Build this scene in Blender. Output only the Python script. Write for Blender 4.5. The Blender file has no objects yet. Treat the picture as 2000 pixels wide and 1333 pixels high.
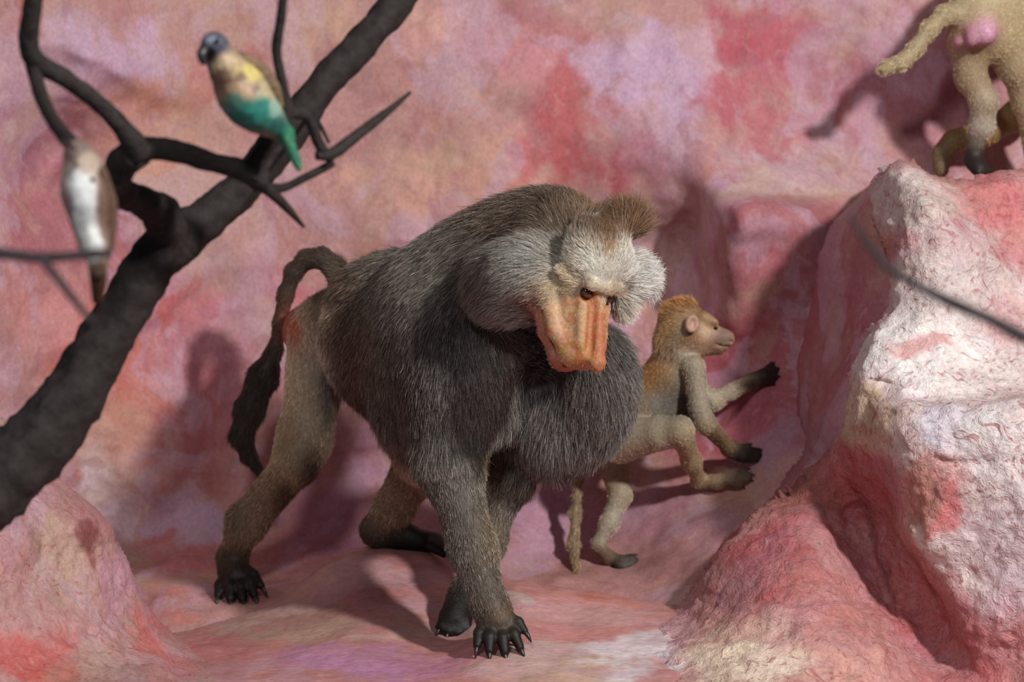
import bpy, math, random
import numpy as np
from mathutils import Vector
random.seed(7); rng = np.random.default_rng(11)

# ------------------------------------------------------------------ camera
scene = bpy.context.scene
COL = scene.collection
PITCH = math.radians(12.0)
CAM = np.array([0.0, -5.0, 1.495])
LENS = 110.0
F = LENS / 36.0 * 2000.0
RIGHT = np.array([1.0, 0, 0]); UP = np.array([0, math.sin(PITCH), math.cos(PITCH)]); FWD = np.array([0, math.cos(PITCH), -math.sin(PITCH)])
cam_d = bpy.data.cameras.new('camera'); cam = bpy.data.objects.new('camera', cam_d); COL.objects.link(cam)
cam.location = CAM; cam.rotation_euler = (math.pi / 2 - PITCH, 0, 0)
cam_d.lens = LENS; cam_d.sensor_width = 36.0; cam_d.clip_end = 50
cam_d.dof.use_dof = True; cam_d.dof.focus_distance = 4.84; cam_d.dof.aperture_fstop = 4.0
scene.camera = cam

# ------------------------------------------------------------------ world, lamps, exposure
world = bpy.data.worlds.new('world'); scene.world = world; world.use_nodes = True
bg = world.node_tree.nodes['Background']; bg.inputs[0].default_value = (0.88, 0.91, 1.0, 1); bg.inputs[1].default_value = 0.075
def spot(name, loc, target, energy, color, size_deg, radius):
    d = bpy.data.lights.new(name, 'SPOT'); d.energy = energy; d.color = color; d.spot_size = math.radians(size_deg); d.spot_blend = 0.6; d.shadow_soft_size = radius
    o = bpy.data.objects.new(name, d); COL.objects.link(o); o.location = loc
    o.rotation_euler = (Vector(target) - Vector(loc)).to_track_quat('-Z', 'Y').to_euler()
    return o
# the gallery's lamps: one above the viewer's right (it throws the shadows on the wall), one on the ceiling over the visitors
spot('spotlight_right_offscreen', (2.3, -2.9, 3.1), (0.1, 0.1, 0.4), 610, (1.0, 0.965, 0.92), 60, 0.15)
spot('ceiling_lamp_front_offscreen', (-0.7, -4.4, 3.6), (0.0, 0.1, 0.4), 220, (1.0, 0.98, 0.96), 70, 0.25)
vs = scene.view_settings
vs.view_transform = 'Standard'; vs.look = 'None'; vs.gamma = 1.0; vs.use_curve_mapping = False; vs.exposure = 0.30

# ------------------------------------------------------------------ helpers
def at(px, py, Y):
    """pixel + world depth plane Y -> world points (broadcasts)"""
    px, py, Y = np.broadcast_arrays(np.asarray(px, float), np.asarray(py, float), np.asarray(Y, float))
    d = FWD + RIGHT * ((px - 1000) / F)[..., None] - UP * ((py - 666.5) / F)[..., None]
    t = (Y - CAM[1]) / d[..., 1]
    return CAM + d * t[..., None]
def mpp(p):
    return float(np.dot(np.asarray(p) - CAM, FWD)) / F          # metres per pixel at a point
def project(P):
    q = P - CAM; z = q @ FWD
    return 1000 + F * (q @ RIGHT) / z, 666.5 - F * (q @ UP) / z
def lin(c):
    c = np.asarray(c, float) / 255.0
    return np.where(c <= 0.04045, c / 12.92, ((c + 0.055) / 1.055) ** 2.4)
def norm(v):
    v = np.asarray(v, float); return v / np.maximum(np.linalg.norm(v, axis=-1, keepdims=True), 1e-9)
def sstep(a, b, x):
    t = np.clip((x - a) / (b - a), 0, 1); return t * t * (3 - 2 * t)

_perm = np.random.default_rng(3).permutation(256).astype(np.int64); _perm = np.concatenate([_perm, _perm])
_grad = norm(np.random.default_rng(5).normal(size=(256, 3)))
def perlin(P):
    P = np.asarray(P, float); i = np.floor(P).astype(np.int64); f = P - i; i &= 255
    w = f * f * f * (f * (f * 6 - 15) + 10); out = 0
    for dx in (0, 1):
        wx = w[..., 0] if dx else 1 - w[..., 0]
        for dy in (0, 1):
            wy = w[..., 1] if dy else 1 - w[..., 1]
            for dz in (0, 1):
                wz = w[..., 2] if dz else 1 - w[..., 2]
                h = _perm[_perm[_perm[(i[..., 0] + dx) & 255] + ((i[..., 1] + dy) & 255)] + ((i[..., 2] + dz) & 255)]
                g = _grad[h]
                out = out + wx * wy * wz * (g[..., 0] * (f[..., 0] - dx) + g[..., 1] * (f[..., 1] - dy) + g[..., 2] * (f[..., 2] - dz))
    return out * 1.6
def fbm(P, octaves=4, gain=0.5):
    P = np.asarray(P, float); a, o = 1.0, 0
    for k in range(octaves):
        o = o + a * perlin(P * 2 ** k + 17.3 * k); a *= gain
    return o

def mesh_from(name, V, faces, mat=None, parent=None, smooth=True):
    me = bpy.data.meshes.new(name)
    V = np.asarray(V, np.float32); faces = np.asarray(faces, np.int32); n = faces.shape[1]
    me.vertices.add(len(V)); me.vertices.foreach_set('co', V.ravel())
    me.loops.add(faces.size); me.loops.foreach_set('vertex_index', faces.ravel())
    me.polygons.add(len(faces)); me.polygons.foreach_set('loop_start', np.arange(0, faces.size, n, dtype=np.int32))
    me.polygons.foreach_set('loop_total', np.full(len(faces), n, np.int32))
    me.polygons.foreach_set('use_smooth', np.full(len(faces), smooth))
    me.update(calc_edges=True); me.validate()
    ob = bpy.data.objects.new(name, me); COL.objects.link(ob)
    if mat: me.materials.append(mat)
    if parent: ob.parent = parent
    return ob
def set_color(ob, name, rgb):
    a = ob.data.attributes.new(name, 'FLOAT_COLOR', 'POINT')
    a.data.foreach_set('color', np.concatenate([rgb, np.ones((len(rgb), 1))], 1).astype(np.float32).ravel())
def tag(o, label=None, cat=None, group=None, kind=None):
    if label: o['label'] = label
    if cat: o['category'] = cat
    if group: o['group'] = group
    if kind: o['kind'] = kind
    return o
def empty(name, loc=(0, 0, 0)):
    o = bpy.data.objects.new(name, None); COL.objects.link(o); o.empty_display_size = 0.05
    return o

# ------------------------------------------------------------------ materials
def new_mat(name):
    m = bpy.data.materials.new(name); m.use_nodes = True
    nt = m.node_tree; return m, nt, nt.nodes['Principled BSDF']
def node(nt, t, **kw):
    n = nt.nodes.new(t)
    for k, v in kw.items():
        if k.startswith('i_'): n.inputs[k[2:].replace('_', ' ')].default_value = v
        else: setattr(n, k, v)
    return n
def mix_rgb(nt, blend, fac, a, b):
    n = nt.nodes.new('ShaderNodeMix'); n.data_type = 'RGBA'; n.blend_type = blend
    for sock, v in ((n.inputs[0], fac), (n.inputs[6], a), (n.inputs[7], b)):
        if hasattr(v, 'links') or isinstance(v, bpy.types.NodeSocket): nt.links.new(v, sock)
        else: sock.default_value = v
    return n.outputs[2]
def ramp(nt, src, stops):
    r = nt.nodes.new('ShaderNodeValToRGB'); e = r.color_ramp.elements
    e[0].position, e[0].color = stops[0]; e[1].position, e[1].color = stops[-1]
    for p, c in stops[1:-1]:
        x = e.new(p); x.color = c
    nt.links.new(src, r.inputs[0]); return r.outputs[0]
G = lambda v: (v, v, v, 1)

def rock_material(name, rough_bump=0.35, streak=(1, 1, 1), patch=1.0, gouge=0.0):
    m, nt, b = new_mat(name); L = nt.links
    geo = node(nt, 'ShaderNodeNewGeometry')
    col = node(nt, 'ShaderNodeAttribute', attribute_name='paint').outputs['Color']
    mp = node(nt, 'ShaderNodeMapping'); mp.inputs['Scale'].default_value = streak; L.new(geo.outputs['Position'], mp.inputs[0])
    def nz(scale, detail=6, rough=0.6, dist=0.0):
        n = node(nt, 'ShaderNodeTexNoise'); n.inputs['Scale'].default_value = scale; n.inputs['Detail'].default_value = detail
        n.inputs['Roughness'].default_value = rough; n.inputs['Distortion'].default_value = dist; L.new(mp.outputs[0], n.inputs['Vector']); return n.outputs[0]
    # dry-brushed mottling of the paint
    mot = ramp(nt, nz(16, 8, 0.65, 0.6), [(0.34, G(0.88)), (0.5, G(1.0)), (0.68, G(1.08))])
    c = mix_rgb(nt, 'MULTIPLY', 1.0, col, mot)
    pale = ramp(nt, nz(34, 8, 0.7, 0.8), [(0.56, G(0)), (0.62, G(0.16)), (0.75, G(0.24))])
    c = mix_rgb(nt, 'MIX', pale, c, (0.66, 0.50, 0.50, 1))
    deep = ramp(nt, nz(22, 6, 0.7, 1.2), [(0.28, G(0.4)), (0.38, G(0))])
    c = mix_rgb(nt, 'MIX', deep, c, (0.30, 0.07, 0.075, 1))
    lil = ramp(nt, nz(6.0, 7, 0.56, 0.8), [(0.515, G(0)), (0.555, G(0.5 * patch)), (0.75, G(0.62 * patch))])
    c = mix_rgb(nt, 'MIX', lil, c, (0.53, 0.36, 0.47, 1))
    red = ramp(nt, nz(7.5, 7, 0.55, 1.1), [(0.40, G(0.52 * patch)), (0.445, G(0))])
    c = mix_rgb(nt, 'MIX', red, c, (0.36, 0.14, 0.155, 1))
    tan = ramp(nt, nz(5.2, 6, 0.55, 0.8), [(0.51, G(0)), (0.63, G(0.55 * patch))])
    c = mix_rgb(nt, 'MIX', tan, c, (0.50, 0.33, 0.24, 1))
    org = ramp(nt, nz(12, 7, 0.6, 1.4), [(0.60, G(0)), (0.64, G(0.4 * patch))])
    c = mix_rgb(nt, 'MIX', org, c, (0.44, 0.165, 0.12, 1))
    if gouge: c = mix_rgb(nt, 'MIX', ramp(nt, nz(30, 5, 0.55, 3.0), [(0.33, G(0.75)), (0.42, G(0))]), c, (0.40, 0.11, 0.11, 1))
    fine = ramp(nt, nz(150, 4, 0.6), [(0.36, G(0.86)), (0.6, G(1.05))])
    c = mix_rgb(nt, 'MULTIPLY', 1.0, c, fine)
    L.new(c, b.inputs['Base Color']); b.inputs['Roughness'].default_value = 0.62
    b.inputs['Specular IOR Level'].default_value = 0.3
    h0 = nz(60, 6, 0.6, 0.3)
    if gouge:
        gm = node(nt, 'ShaderNodeMath', operation='MULTIPLY'); L.new(ramp(nt, nz(30, 5, 0.55, 3.0), [(0.36, G(0)), (0.47, G(1)), (0.60, G(0.75)), (0.66, G(1.3))]), gm.inputs[0]); gm.inputs[1].default_value = gouge
        ga = node(nt, 'ShaderNodeMath', operation='ADD'); L.new(gm.outputs[0], ga.inputs[0]); L.new(h0, ga.inputs[1]); h0 = ga.outputs[0]
    ma = node(nt, 'ShaderNodeMath', operation='ADD'); L.new(h0, ma.inputs[0])
    mb = node(nt, 'ShaderNodeMath', operation='MULTIPLY'); L.new(nz(240, 4, 0.6), mb.inputs[0]); mb.inputs[1].default_value = 0.35; L.new(mb.outputs[0], ma.inputs[1])
    bp = node(nt, 'ShaderNodeBump'); bp.inputs['Strength'].default_value = rough_bump; bp.inputs['Distance'].default_value = 0.012
    L.new(ma.outputs[0], bp.inputs['Height']); L.new(bp.outputs[0], b.inputs['Normal'])
    return m
def skin_material(name, rough=0.55, bump=0.2, scale=220, spec=0.35):
    m, nt, b = new_mat(name); L = nt.links
    col = node(nt, 'ShaderNodeAttribute', attribute_name='paint').outputs['Color']
    geo = node(nt, 'ShaderNodeNewGeometry')
    n = node(nt, 'ShaderNodeTexNoise'); n.inputs['Scale'].default_value = scale; n.inputs['Detail'].default_value = 5; L.new(geo.outputs['Position'], n.inputs['Vector'])
    c = mix_rgb(nt, 'MULTIPLY', 1.0, col, ramp(nt, n.outputs[0], [(0.3, G(0.75)), (0.65, G(1.12))]))
    L.new(c, b.inputs['Base Color']); b.inputs['Roughness'].default_value = rough; b.inputs['Specular IOR Level'].default_value = spec
    bp = node(nt, 'ShaderNodeBump'); bp.inputs['Strength'].default_value = bump; bp.inputs['Distance'].default_value = 0.004
    L.new(n.outputs[0], bp.inputs['Height']); L.new(bp.outputs[0], b.inputs['Normal'])
    return m
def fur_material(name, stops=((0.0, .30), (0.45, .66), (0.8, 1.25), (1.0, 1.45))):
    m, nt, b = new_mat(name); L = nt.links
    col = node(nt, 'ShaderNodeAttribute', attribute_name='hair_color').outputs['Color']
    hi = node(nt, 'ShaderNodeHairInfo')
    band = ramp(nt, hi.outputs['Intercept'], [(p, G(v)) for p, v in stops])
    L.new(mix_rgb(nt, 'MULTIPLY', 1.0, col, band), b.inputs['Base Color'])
    b.inputs['Roughness'].default_value = 0.5; b.inputs['Specular IOR Level'].default_value = 0.3
    return m
def plain(name, rgb, rough=0.5, spec=0.5, noise=None, coat=0.0):
    m, nt, b = new_mat(name); c = tuple(lin(rgb)) + (1,)
    if noise:
        geo = node(nt, 'ShaderNodeNewGeometry'); n = node(nt, 'ShaderNodeTexNoise'); n.inputs['Scale'].default_value = noise; n.inputs['Detail'].default_value = 5
        nt.links.new(geo.outputs['Position'], n.inputs['Vector'])
        nt.links.new(mix_rgb(nt, 'MULTIPLY', 1.0, c, ramp(nt, n.outputs[0], [(0.3, G(0.6)), (0.7, G(1.25))])), b.inputs['Base Color'])
        bp = node(nt, 'ShaderNodeBump'); bp.inputs['Strength'].default_value = 0.5; bp.inputs['Distance'].default_value = 0.006
        nt.links.new(n.outputs[0], bp.inputs['Height']); nt.links.new(bp.outputs[0], b.inputs['Normal'])
    else: b.inputs['Base Color'].default_value = c
    b.inputs['Roughness'].default_value = rough; b.inputs['Specular IOR Level'].default_value = spec; b.inputs['Coat Weight'].default_value = coat
    return m
M_WALL = rock_material('painted_plaster_wall', 0.09, (1.05, 1, 0.82), patch=0.8)
M_ROCK = rock_material('painted_plaster_rough', 0.55, patch=0.3, gouge=0.5)
M_MOUND = rock_material('painted_plaster_mound', 0.40, patch=0.5, gouge=0.12)
M_FLOOR = rock_material('painted_plaster_floor', 0.30, (0.5, 1, 1), patch=0.6)
M_SKIN = skin_material('animal_skin')
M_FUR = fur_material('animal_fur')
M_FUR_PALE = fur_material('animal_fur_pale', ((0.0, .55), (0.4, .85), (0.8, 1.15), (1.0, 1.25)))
M_EYE = plain('dark_eye', (26, 15, 10), 0.08, 0.6, coat=0.6)
M_CLAW = plain('dark_claw', (38, 34, 32), 0.35, 0.5)
M_BARK = plain('dark_bark', (46, 40, 39), 0.8, 0.25, noise=70)
M_TWIG = plain('twig_bark', (46, 40, 39), 0.8, 0.25, noise=120)
M_GREYTWIG = plain('grey_twig', (92, 80, 84), 0.85, 0.2, noise=120)

# ------------------------------------------------------------------ rock sheets (depth relief, own real depth)
def tps(pts, q, smooth=1e-4):
    pts = np.asarray(pts, float); X = pts[:, :2] / 400.0; Q = q / 400.0; n = len(X)
    def U(r2): return np.where(r2 > 1e-12, 0.5 * r2 * np.log(np.maximum(r2, 1e-12)), 0)
    K = U(((X[:, None] - X[None]) ** 2).sum(-1)) + np.eye(n) * smooth
    A = np.zeros((n + 3, n + 3)); A[:n, :n] = K; A[:n, n] = 1; A[:n, n + 1:] = X; A[n, :n] = 1; A[n + 1:, :n] = X.T
    w = np.linalg.solve(A, np.concatenate([pts[:, 2], np.zeros(3)]))
    out = np.empty(len(Q))
    for s in range(0, len(Q), 40000):
        q_ = Q[s:s + 40000]; out[s:s + 40000] = U(((q_[:, None] - X[None]) ** 2).sum(-1)) @ w[:n] + w[n] + q_ @ w[n + 1:]
    return out
def poly_dist(q, poly):
    """unsigned distance to a polyline"""
    poly = np.asarray(poly, float); best = np.full(len(q), 1e9)
    for a, b in zip(poly[:-1], poly[1:]):
        ab = b - a; t = np.clip(((q - a) @ ab) / (ab @ ab), 0, 1); best = np.minimum(best, np.linalg.norm(q - a - t[:, None] * ab, axis=1))
    return best
def poly_proj(q, poly):
    """distance to a polyline, the side of it, and how far along it"""
    poly = np.asarray(poly, float); best = np.full(len(q), 1e9); side = np.zeros(len(q)); fr = np.zeros(len(q))
    L = np.r_[0, np.cumsum(np.linalg.norm(np.diff(poly, axis=0), axis=1))]
    for i, (a, b) in enumerate(zip(poly[:-1], poly[1:])):
        ab = b - a; o = q - a; t = np.clip((o @ ab) / (ab @ ab), 0, 1); d = np.linalg.norm(o - t[:, None] * ab, axis=1); m = d < best
        best = np.where(m, d, best); side = np.where(m, np.sign(ab[0] * o[:, 1] - ab[1] * o[:, 0]), side); fr = np.where(m, (L[i] + t * (L[i + 1] - L[i])) / L[-1], fr)
    return best, side, fr
def inside(q, poly):
    x, y = q[:, 0], q[:, 1]; c = np.zeros(len(q), bool); poly = np.asarray(poly, float); j = len(poly) - 1
    for i in range(len(poly)):
        xi, yi = poly[i]; xj, yj = poly[j]
        c ^= ((yi > y) != (yj > y)) & (x < (xj - xi) * (y - yi) / (yj - yi + 1e-9) + xi); j = i
    return c
def smooth_poly(poly, n=8):
    p = np.asarray(poly, float); p = np.vstack([2 * p[0] - p[1], p, 2 * p[-1] - p[-2]]); out = []
    for i in range(1, len(p) - 2):
        for k in range(n):
            t = k / n; a, b, c, d = p[i - 1], p[i], p[i + 1], p[i + 2]
            out.append(0.5 * (2 * b + (c - a) * t + (2 * a - 5 * b + 4 * c - d) * t * t + (3 * b - a - 3 * c + d) * t ** 3))
    out.append(p[-2]); return np.array(out)
def paint_colors(P, px, py, base, blobs, warp=60, seed=0.0, polys=()):
    C = np.tile(np.asarray(base, float), (len(P), 1))
    w1 = fbm(P * 7 + seed, 4, 0.6); w2 = fbm(P * 7 + 31.7 + seed, 4, 0.6); w3 = fbm(P * 14 + 77 + seed, 4, 0.65)
    x = px + warp * w1; y = py + warp * w2
    for poly, c, s, soft in polys:
        q_ = np.stack([px + 0.22 * warp * w1, py + 0.22 * warp * w2], 1); pc = np.vstack([poly, poly[:1]])
        d = poly_dist(q_, pc); a = s * sstep(-soft, soft, np.where(inside(q_, np.asarray(poly)), d, -d) + soft * 0.8 * w3)
        C = C * (1 - a[:, None]) + np.asarray(c, float) * a[:, None]
    for b in blobs:
        bx, by, rx, ry, c, s = b
        d = np.sqrt(((x - bx) / rx) ** 2 + ((y - by) / ry) ** 2)
        a = s * (1 - sstep(0.45, 1.15, d + 0.30 * w3))
        C = C * (1 - a[:, None]) + np.asarray(c, float) * a[:, None]
    return lin(np.clip(C, 0, 255))
def rock_sheet(name, x0, x1, y0, y1, step, pts, mat, base, blobs, sil=None, closed=None, far=0.9, disp=(), edge=(0, 16), warp=60, clamp=None, steps=(), polys=()):
    xs = np.arange(x0, x1 + step, step); ys = np.arange(y0, y1 + step, step)
    gx, gy = np.meshgrid(xs, ys); q = np.stack([gx.ravel(), gy.ravel()], 1).astype(float)
    Y = tps(pts, q)
    for line, amp, w, reach in steps:                     # creases: a step in depth across a line, fading away from it
        dist, side, fr = poly_proj(q, smooth_poly(line, 5))
        Y = Y + amp * 0.5 * (1 + np.tanh(side * dist / w)) * np.exp(-(dist / reach) ** 2) * sstep(0, .3, fr) * sstep(0, .3, 1 - fr)
    if clamp: Y = np.clip(Y, *clamp)
    ny, nx = gx.shape
    out = None
    if sil is not None:
        wob = 5 * perlin(np.stack([q[:, 0] / 60, q[:, 1] / 60, q[:, 0] * 0], 1)) + 2.0 * perlin(np.stack([q[:, 0] / 18, q[:, 1] / 18, q[:, 0] * 0 + 4], 1))
        sp = smooth_poly(sil); d = poly_dist(q, sp); ins = inside(q, np.vstack([sp, closed])); sd = np.where(ins, -d, d) + wob * 0.6
        out = sd
        # the rim rounds away from the viewer just inside the outline, then falls back behind it
        gy_, gx_ = np.gradient(sd.reshape(ny, nx), step); gn = np.stack([gx_.ravel(), gy_.ravel()], 1); gn = gn / np.maximum(np.linalg.norm(gn, axis=1, keepdims=True), 1e-6)
        o_ = (sd > 0) & (sd < 12 * step); q0 = q.copy(); q[o_] -= gn[o_] * (sd[o_] * 1.12)[:, None]
        Yo = tps(pts, q[o_]); Y[o_] = Yo
        Y = Y + 0.05 * np.exp(np.minimum(sd, 0) / 9.0)
        Y = Y + (far - Y) * sstep(0, 8 * step, sd)
    P = at(q[:, 0], q[:, 1], Y)
    # normals of the sheet
    G3 = P.reshape(ny, nx, 3); n = norm(np.cross(np.gradient(G3, axis=1), np.gradient(G3, axis=0))).reshape(-1, 3)
    n = np.where(((CAM - P) * n).sum(1, keepdims=True) < 0, -n, n)
    amt = np.zeros(len(P))
    for kind, scale, a in disp:
        if kind == 'fbm': amt += a * fbm(P * scale, 4, 0.5)
        elif kind == 'ridge': amt += a * (1 - np.abs(fbm(P * scale + 9.1, 4, 0.55)) * 2.2)
        elif kind == 'lump': amt += a * np.maximum(0, fbm(P * scale + 5.5, 3, 0.5))
    P = P + n * amt[:, None]
    idx = np.arange(nx * ny).reshape(ny, nx)
    faces = np.stack([idx[:-1, :-1], idx[1:, :-1], idx[1:, 1:], idx[:-1, 1:]], -1).reshape(-1, 4)
    if out is not None:                                   # drop what lies wholly behind the rim
        keep = (out[faces].max(1) < 9 * step); faces = faces[keep]
        used = np.zeros(len(P), bool); used[faces] = True; re = np.cumsum(used) - 1
        faces = re[faces]; P = P[used]; q = q[used]
    ob = mesh_from(name, P, faces, mat)
    set_color(ob, 'paint', paint_colors(P, q[:, 0], q[:, 1], base, blobs, warp, polys=polys))
    return ob

wall_pts = [(-700, -400, .5), (0, -400, .7), (600, -400, .85), (1400, -400, .9), (2000, -400, .95), (2800, -400, .8),
    (-700, 100, .15), (-300, 100, .35), (0, 100, .48), (300, 100, .60), (700, 100, .70), (1100, 100, .70), (1350, 110, .68), (1500, 110, .74), (1800, 110, .75), (2150, 110, .84), (2800, 100, .6),
    (-300, 400, .25), (0, 400, .40), (180, 190, .47), (150, 260, .54), (330, 230, .60), (420, 250, .66), (300, 400, .56), (700, 400, .63), (1100, 400, .63), (1300, 400, .63), (1360, 420, .61), (1365, 500, .60), (1360, 590, .575),
    (1440, 250, .66), (1440, 330, .60), (1405, 385, .53), (1402, 440, .50), (1405, 520, .48), (1412, 600, .47), (1500, 480, .48), (1520, 350, .60), (1580, 300, .68), (1600, 400, .55), (1700, 290, .74), (1610, 500, .51), (1560, 640, .49), (1490, 600, .46), (2000, 300, .76), (2400, 400, .5),
    (-300, 700, .18), (0, 700, .37), (300, 700, .51), (700, 700, .57), (1100, 700, .56), (1300, 700, .53), (1450, 700, .46), (1550, 740, .43), (1700, 700, .45), (2200, 700, .3),
    (0, 950, .36), (300, 950, .47), (700, 950, .50), (1100, 950, .44), (1300, 950, .37), (1450, 930, .33), (1560, 900, .28), (1800, 900, .2),
    (-300, 1100, .3), (200, 1080, .44), (300, 1090, .42), (500, 1090, .39), (700, 1090, .37), (1100, 1090, .31), (1250, 1090, .25), (1400, 1060, .15), (1600, 1100, .1),
    (300, 1200, .13), (450, 1190, .13), (600, 1200, .09), (900, 1200, .07), (1100, 1200, .05), (1300, 1200, .0), (300, 1130, .28), (330, 1145, .22),
    (0, 1400, .0), (600, 1400, 0.), (1300, 1400, 0.), (2000, 1400, 0.), (-600, 1500, 0), (2700, 1500, 0), (1000, 1800, -.05)]
ROSE, LILAC, TAN, RED, DEEP, MAUVE, PALE, ORNG = (184, 136, 134), (196, 160, 186), (198, 158, 138), (186, 92, 96), (150, 66, 74), (158, 104, 120), (214, 196, 204), (192, 100, 82)
wall_blobs = [(250, 110, 150, 90, LILAC, .9), (20, 30, 90, 70, ORNG, .7), (40, 270, 170, 130, MAUVE, .9), (290, 190, 160, 50, (190, 130, 112), .8), (440, 150, 80, 70, RED, .55), (620, 60, 120, 120, TAN, .9),
    (760, 130, 160, 120, ROSE, .6), (900, 350, 230, 130, (202, 152, 138), .9), (840, 60, 100, 80, (205, 150, 145), .8), (1120, 250, 90, 140, RED, .85), (1020, 320, 60, 50, RED, .7), (1000, 100, 100, 80, (198, 132, 140), .8),
    (1240, 110, 120, 110, LILAC, .95), (1330, 190, 80, 90, LILAC, .8), (1500, 60, 110, 90, (178, 84, 100), .85), (1440, 200, 80, 70, (182, 92, 106), .7), (1250, 330, 60, 70, (176, 84, 96), .7), (1320, 300, 70, 60, LILAC, .6),
    (1750, 180, 260, 170, (168, 108, 124), .9), (1620, 260, 110, 60, (180, 92, 100), .6), (1560, 300, 200, 46, (192, 158, 166), .85), (1480, 270, 60, 40, (176, 90, 100), .6), (1300, 500, 90, 110, (190, 156, 152), .85), (1310, 400, 60, 60, (190, 150, 160), .6),
    (1395, 480, 32, 150, (196, 152, 176), .9), (1500, 510, 110, 120, (162, 94, 102), .7), (1560, 420, 110, 50, (168, 106, 110), .6), (1450, 700, 120, 120, (164, 82, 94), .7), (1500, 820, 110, 90, (168, 96, 108), .7),
    (280, 300, 120, 70, (200, 140, 120), .7), (120, 450, 130, 110, (168, 100, 110), .8), (430, 430, 130, 70, (206, 130, 128), .8), (300, 560, 120, 90, (198, 104, 110), .8), (330, 640, 100, 60, (188, 92, 84), .5), (90, 640, 120, 100, (204, 138, 138), .8),
    (210, 700, 120, 70, (196, 112, 98), .75), (250, 770, 70, 120, ORNG, .6), (170, 820, 70, 90, (206, 160, 160), .7), (200, 960, 80, 90, PALE, .9), (260, 900, 60, 70, (198, 128, 120), .6), (420, 700, 130, 180, (182, 116, 130), .8), (380, 880, 110, 100, (170, 98, 104), .8), (400, 1030, 130, 60, (186, 156, 180), .85), (400, 1090, 120, 26, (186, 96, 100), .6),
    (560, 560, 90, 80, (204, 110, 124), .7), (700, 850, 90, 70, (190, 140, 178), .6), (640, 990, 130, 90, (168, 116, 142), .8), (600, 1090, 120, 40, (176, 112, 118), .6), (310, 1135, 40, 34, (182, 154, 122), .9), (360, 1180, 60, 30, (200, 120, 110), .6),
    (1060, 1000, 110, 120, (190, 146, 172), .8), (1080, 1110, 90, 40, (164, 122, 112), .8), (1290, 1010, 90, 80, (190, 140, 156), .7), (1400, 1010, 110, 60, (170, 128, 134), .8), (1300, 1120, 120, 50, (160, 116, 114), .8), (1420, 960, 50, 30, (200, 150, 136), .7), (1530, 870, 60, 90, (170, 136, 158), .7), (1230, 600, 40, 70, (196, 160, 184), .7)]
wall = rock_sheet('wall_back', -700, 2760, -420, 1500, 5, wall_pts, M_WALL, ROSE, wall_blobs,
    disp=(('fbm', 5, .014), ('fbm', 20, .0012)),
    polys=(([(1388, 398), (1440, 335), (1560, 285), (1720, 262), (1720, 330), (1650, 384)], (196, 166, 160), .9, 16), ([(1400, 640), (1480, 605), (1570, 690), (1570, 860), (1480, 900), (1290, 890), (1370, 720)], (166, 84, 96), .8, 26), ([(1388, 402), (1650, 388), (1620, 470), (1596, 560), (1565, 690), (1480, 606), (1408, 620)], (168, 102, 112), .9, 12), ([(1368, 408), (1398, 398), (1414, 600), (1392, 650)], (204, 164, 186), .8, 9),
        ([(960, 0), (1180, 60), (1120, 200), (1040, 330), (1000, 260), (1060, 120)], (190, 104, 112), .5, 30), ([(1180, 60), (1400, 40), (1420, 130), (1330, 260), (1240, 330), (1180, 210)], (200, 164, 188), .55, 22), ([(1210, 460), (1340, 440), (1360, 560), (1300, 640), (1240, 560)], (196, 164, 160), .6, 26), ([(180, 560), (330, 500), (420, 560), (330, 640), (220, 690), (140, 760)], (186, 92, 92), .5, 24), ([(150, 860), (250, 850), (300, 960), (280, 1060), (220, 1060), (160, 960)], (220, 200, 206), .7, 20)),
    steps=(([(20, 90), (120, 112), (210, 150), (300, 190), (400, 212)], .03, 20, 80), ([(300, 180), (150, 280), (60, 420)], .03, 14, 80), ([(1380, 130), (1430, 240), (1400, 330), (1380, 400)], -.03, 26, 90), ([(1372, 396), (1382, 480), (1390, 560), (1402, 650)], .06, 14, 120), ([(1374, 400), (1450, 393), (1550, 390), (1650, 384)], -.07, 9, 100), ([(150, 700), (280, 640), (380, 560), (520, 500)], .02, 20, 90), ([(640, 900), (760, 880), (840, 900)], .02, 12, 70)))
tag(wall, 'pink and lilac painted plaster rock wall behind the baboons', 'rock wall', kind='structure')

floor_sil = [(-300, 1330), (100, 1290), (250, 1258), (340, 1238), (420, 1216), (500, 1194), (560, 1165), (600, 1130), (640, 1098), (680, 1078), (730, 1066), (790, 1068), (840, 1078), (870, 1100), (910, 1120), (990, 1132), (1100, 1148), (1200, 1165), (1330, 1183), (1450, 1190), (1800, 1190), (2300, 1190)]
floor_pts = [(-600, 1400, -.4), (0, 1300, -.2), (250, 1258, -.06), (340, 1238, -.04), (420, 1215, .0), (560, 1165, .06), (640, 1098, .11), (720, 1066, .13), (830, 1075, .11), (900, 1120, .04), (870, 1130, .02), (990, 1132, .0), (1100, 1148, -.03), (1200, 1165, -.05), (1330, 1183, -.08), (1500, 1190, -.1), (2300, 1190, -.1),
    (720, 1120, .03), (650, 1150, .03), (800, 1120, .04), (600, 1200, -.04), (760, 1200, -.10), (860, 1190, -.06), (885, 1235, -.13), (500, 1235, -.10), (400, 1260, -.14), (975, 1280, -.352), (930, 1272, -.325), (1025, 1272, -.345), (1100, 1200, -.13), (1200, 1225, -.2), (890, 1285, -.315), (700, 1270, -.26), (1330, 1240, -.22),
    (300, 1333, -.36), (500, 1333, -.38), (750, 1333, -.42), (1000, 1333, -.45), (1300, 1333, -.46), (1500, 1333, -.36), (1550, 1230, -.12), (1700, 1333, -.15), (1900, 1333, -.15), (2300, 1400, -.2), (-600, 1800, -1.2), (500, 1800, -1.35), (1300, 1800, -1.3), (2300, 1800, -1.0)]
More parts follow.
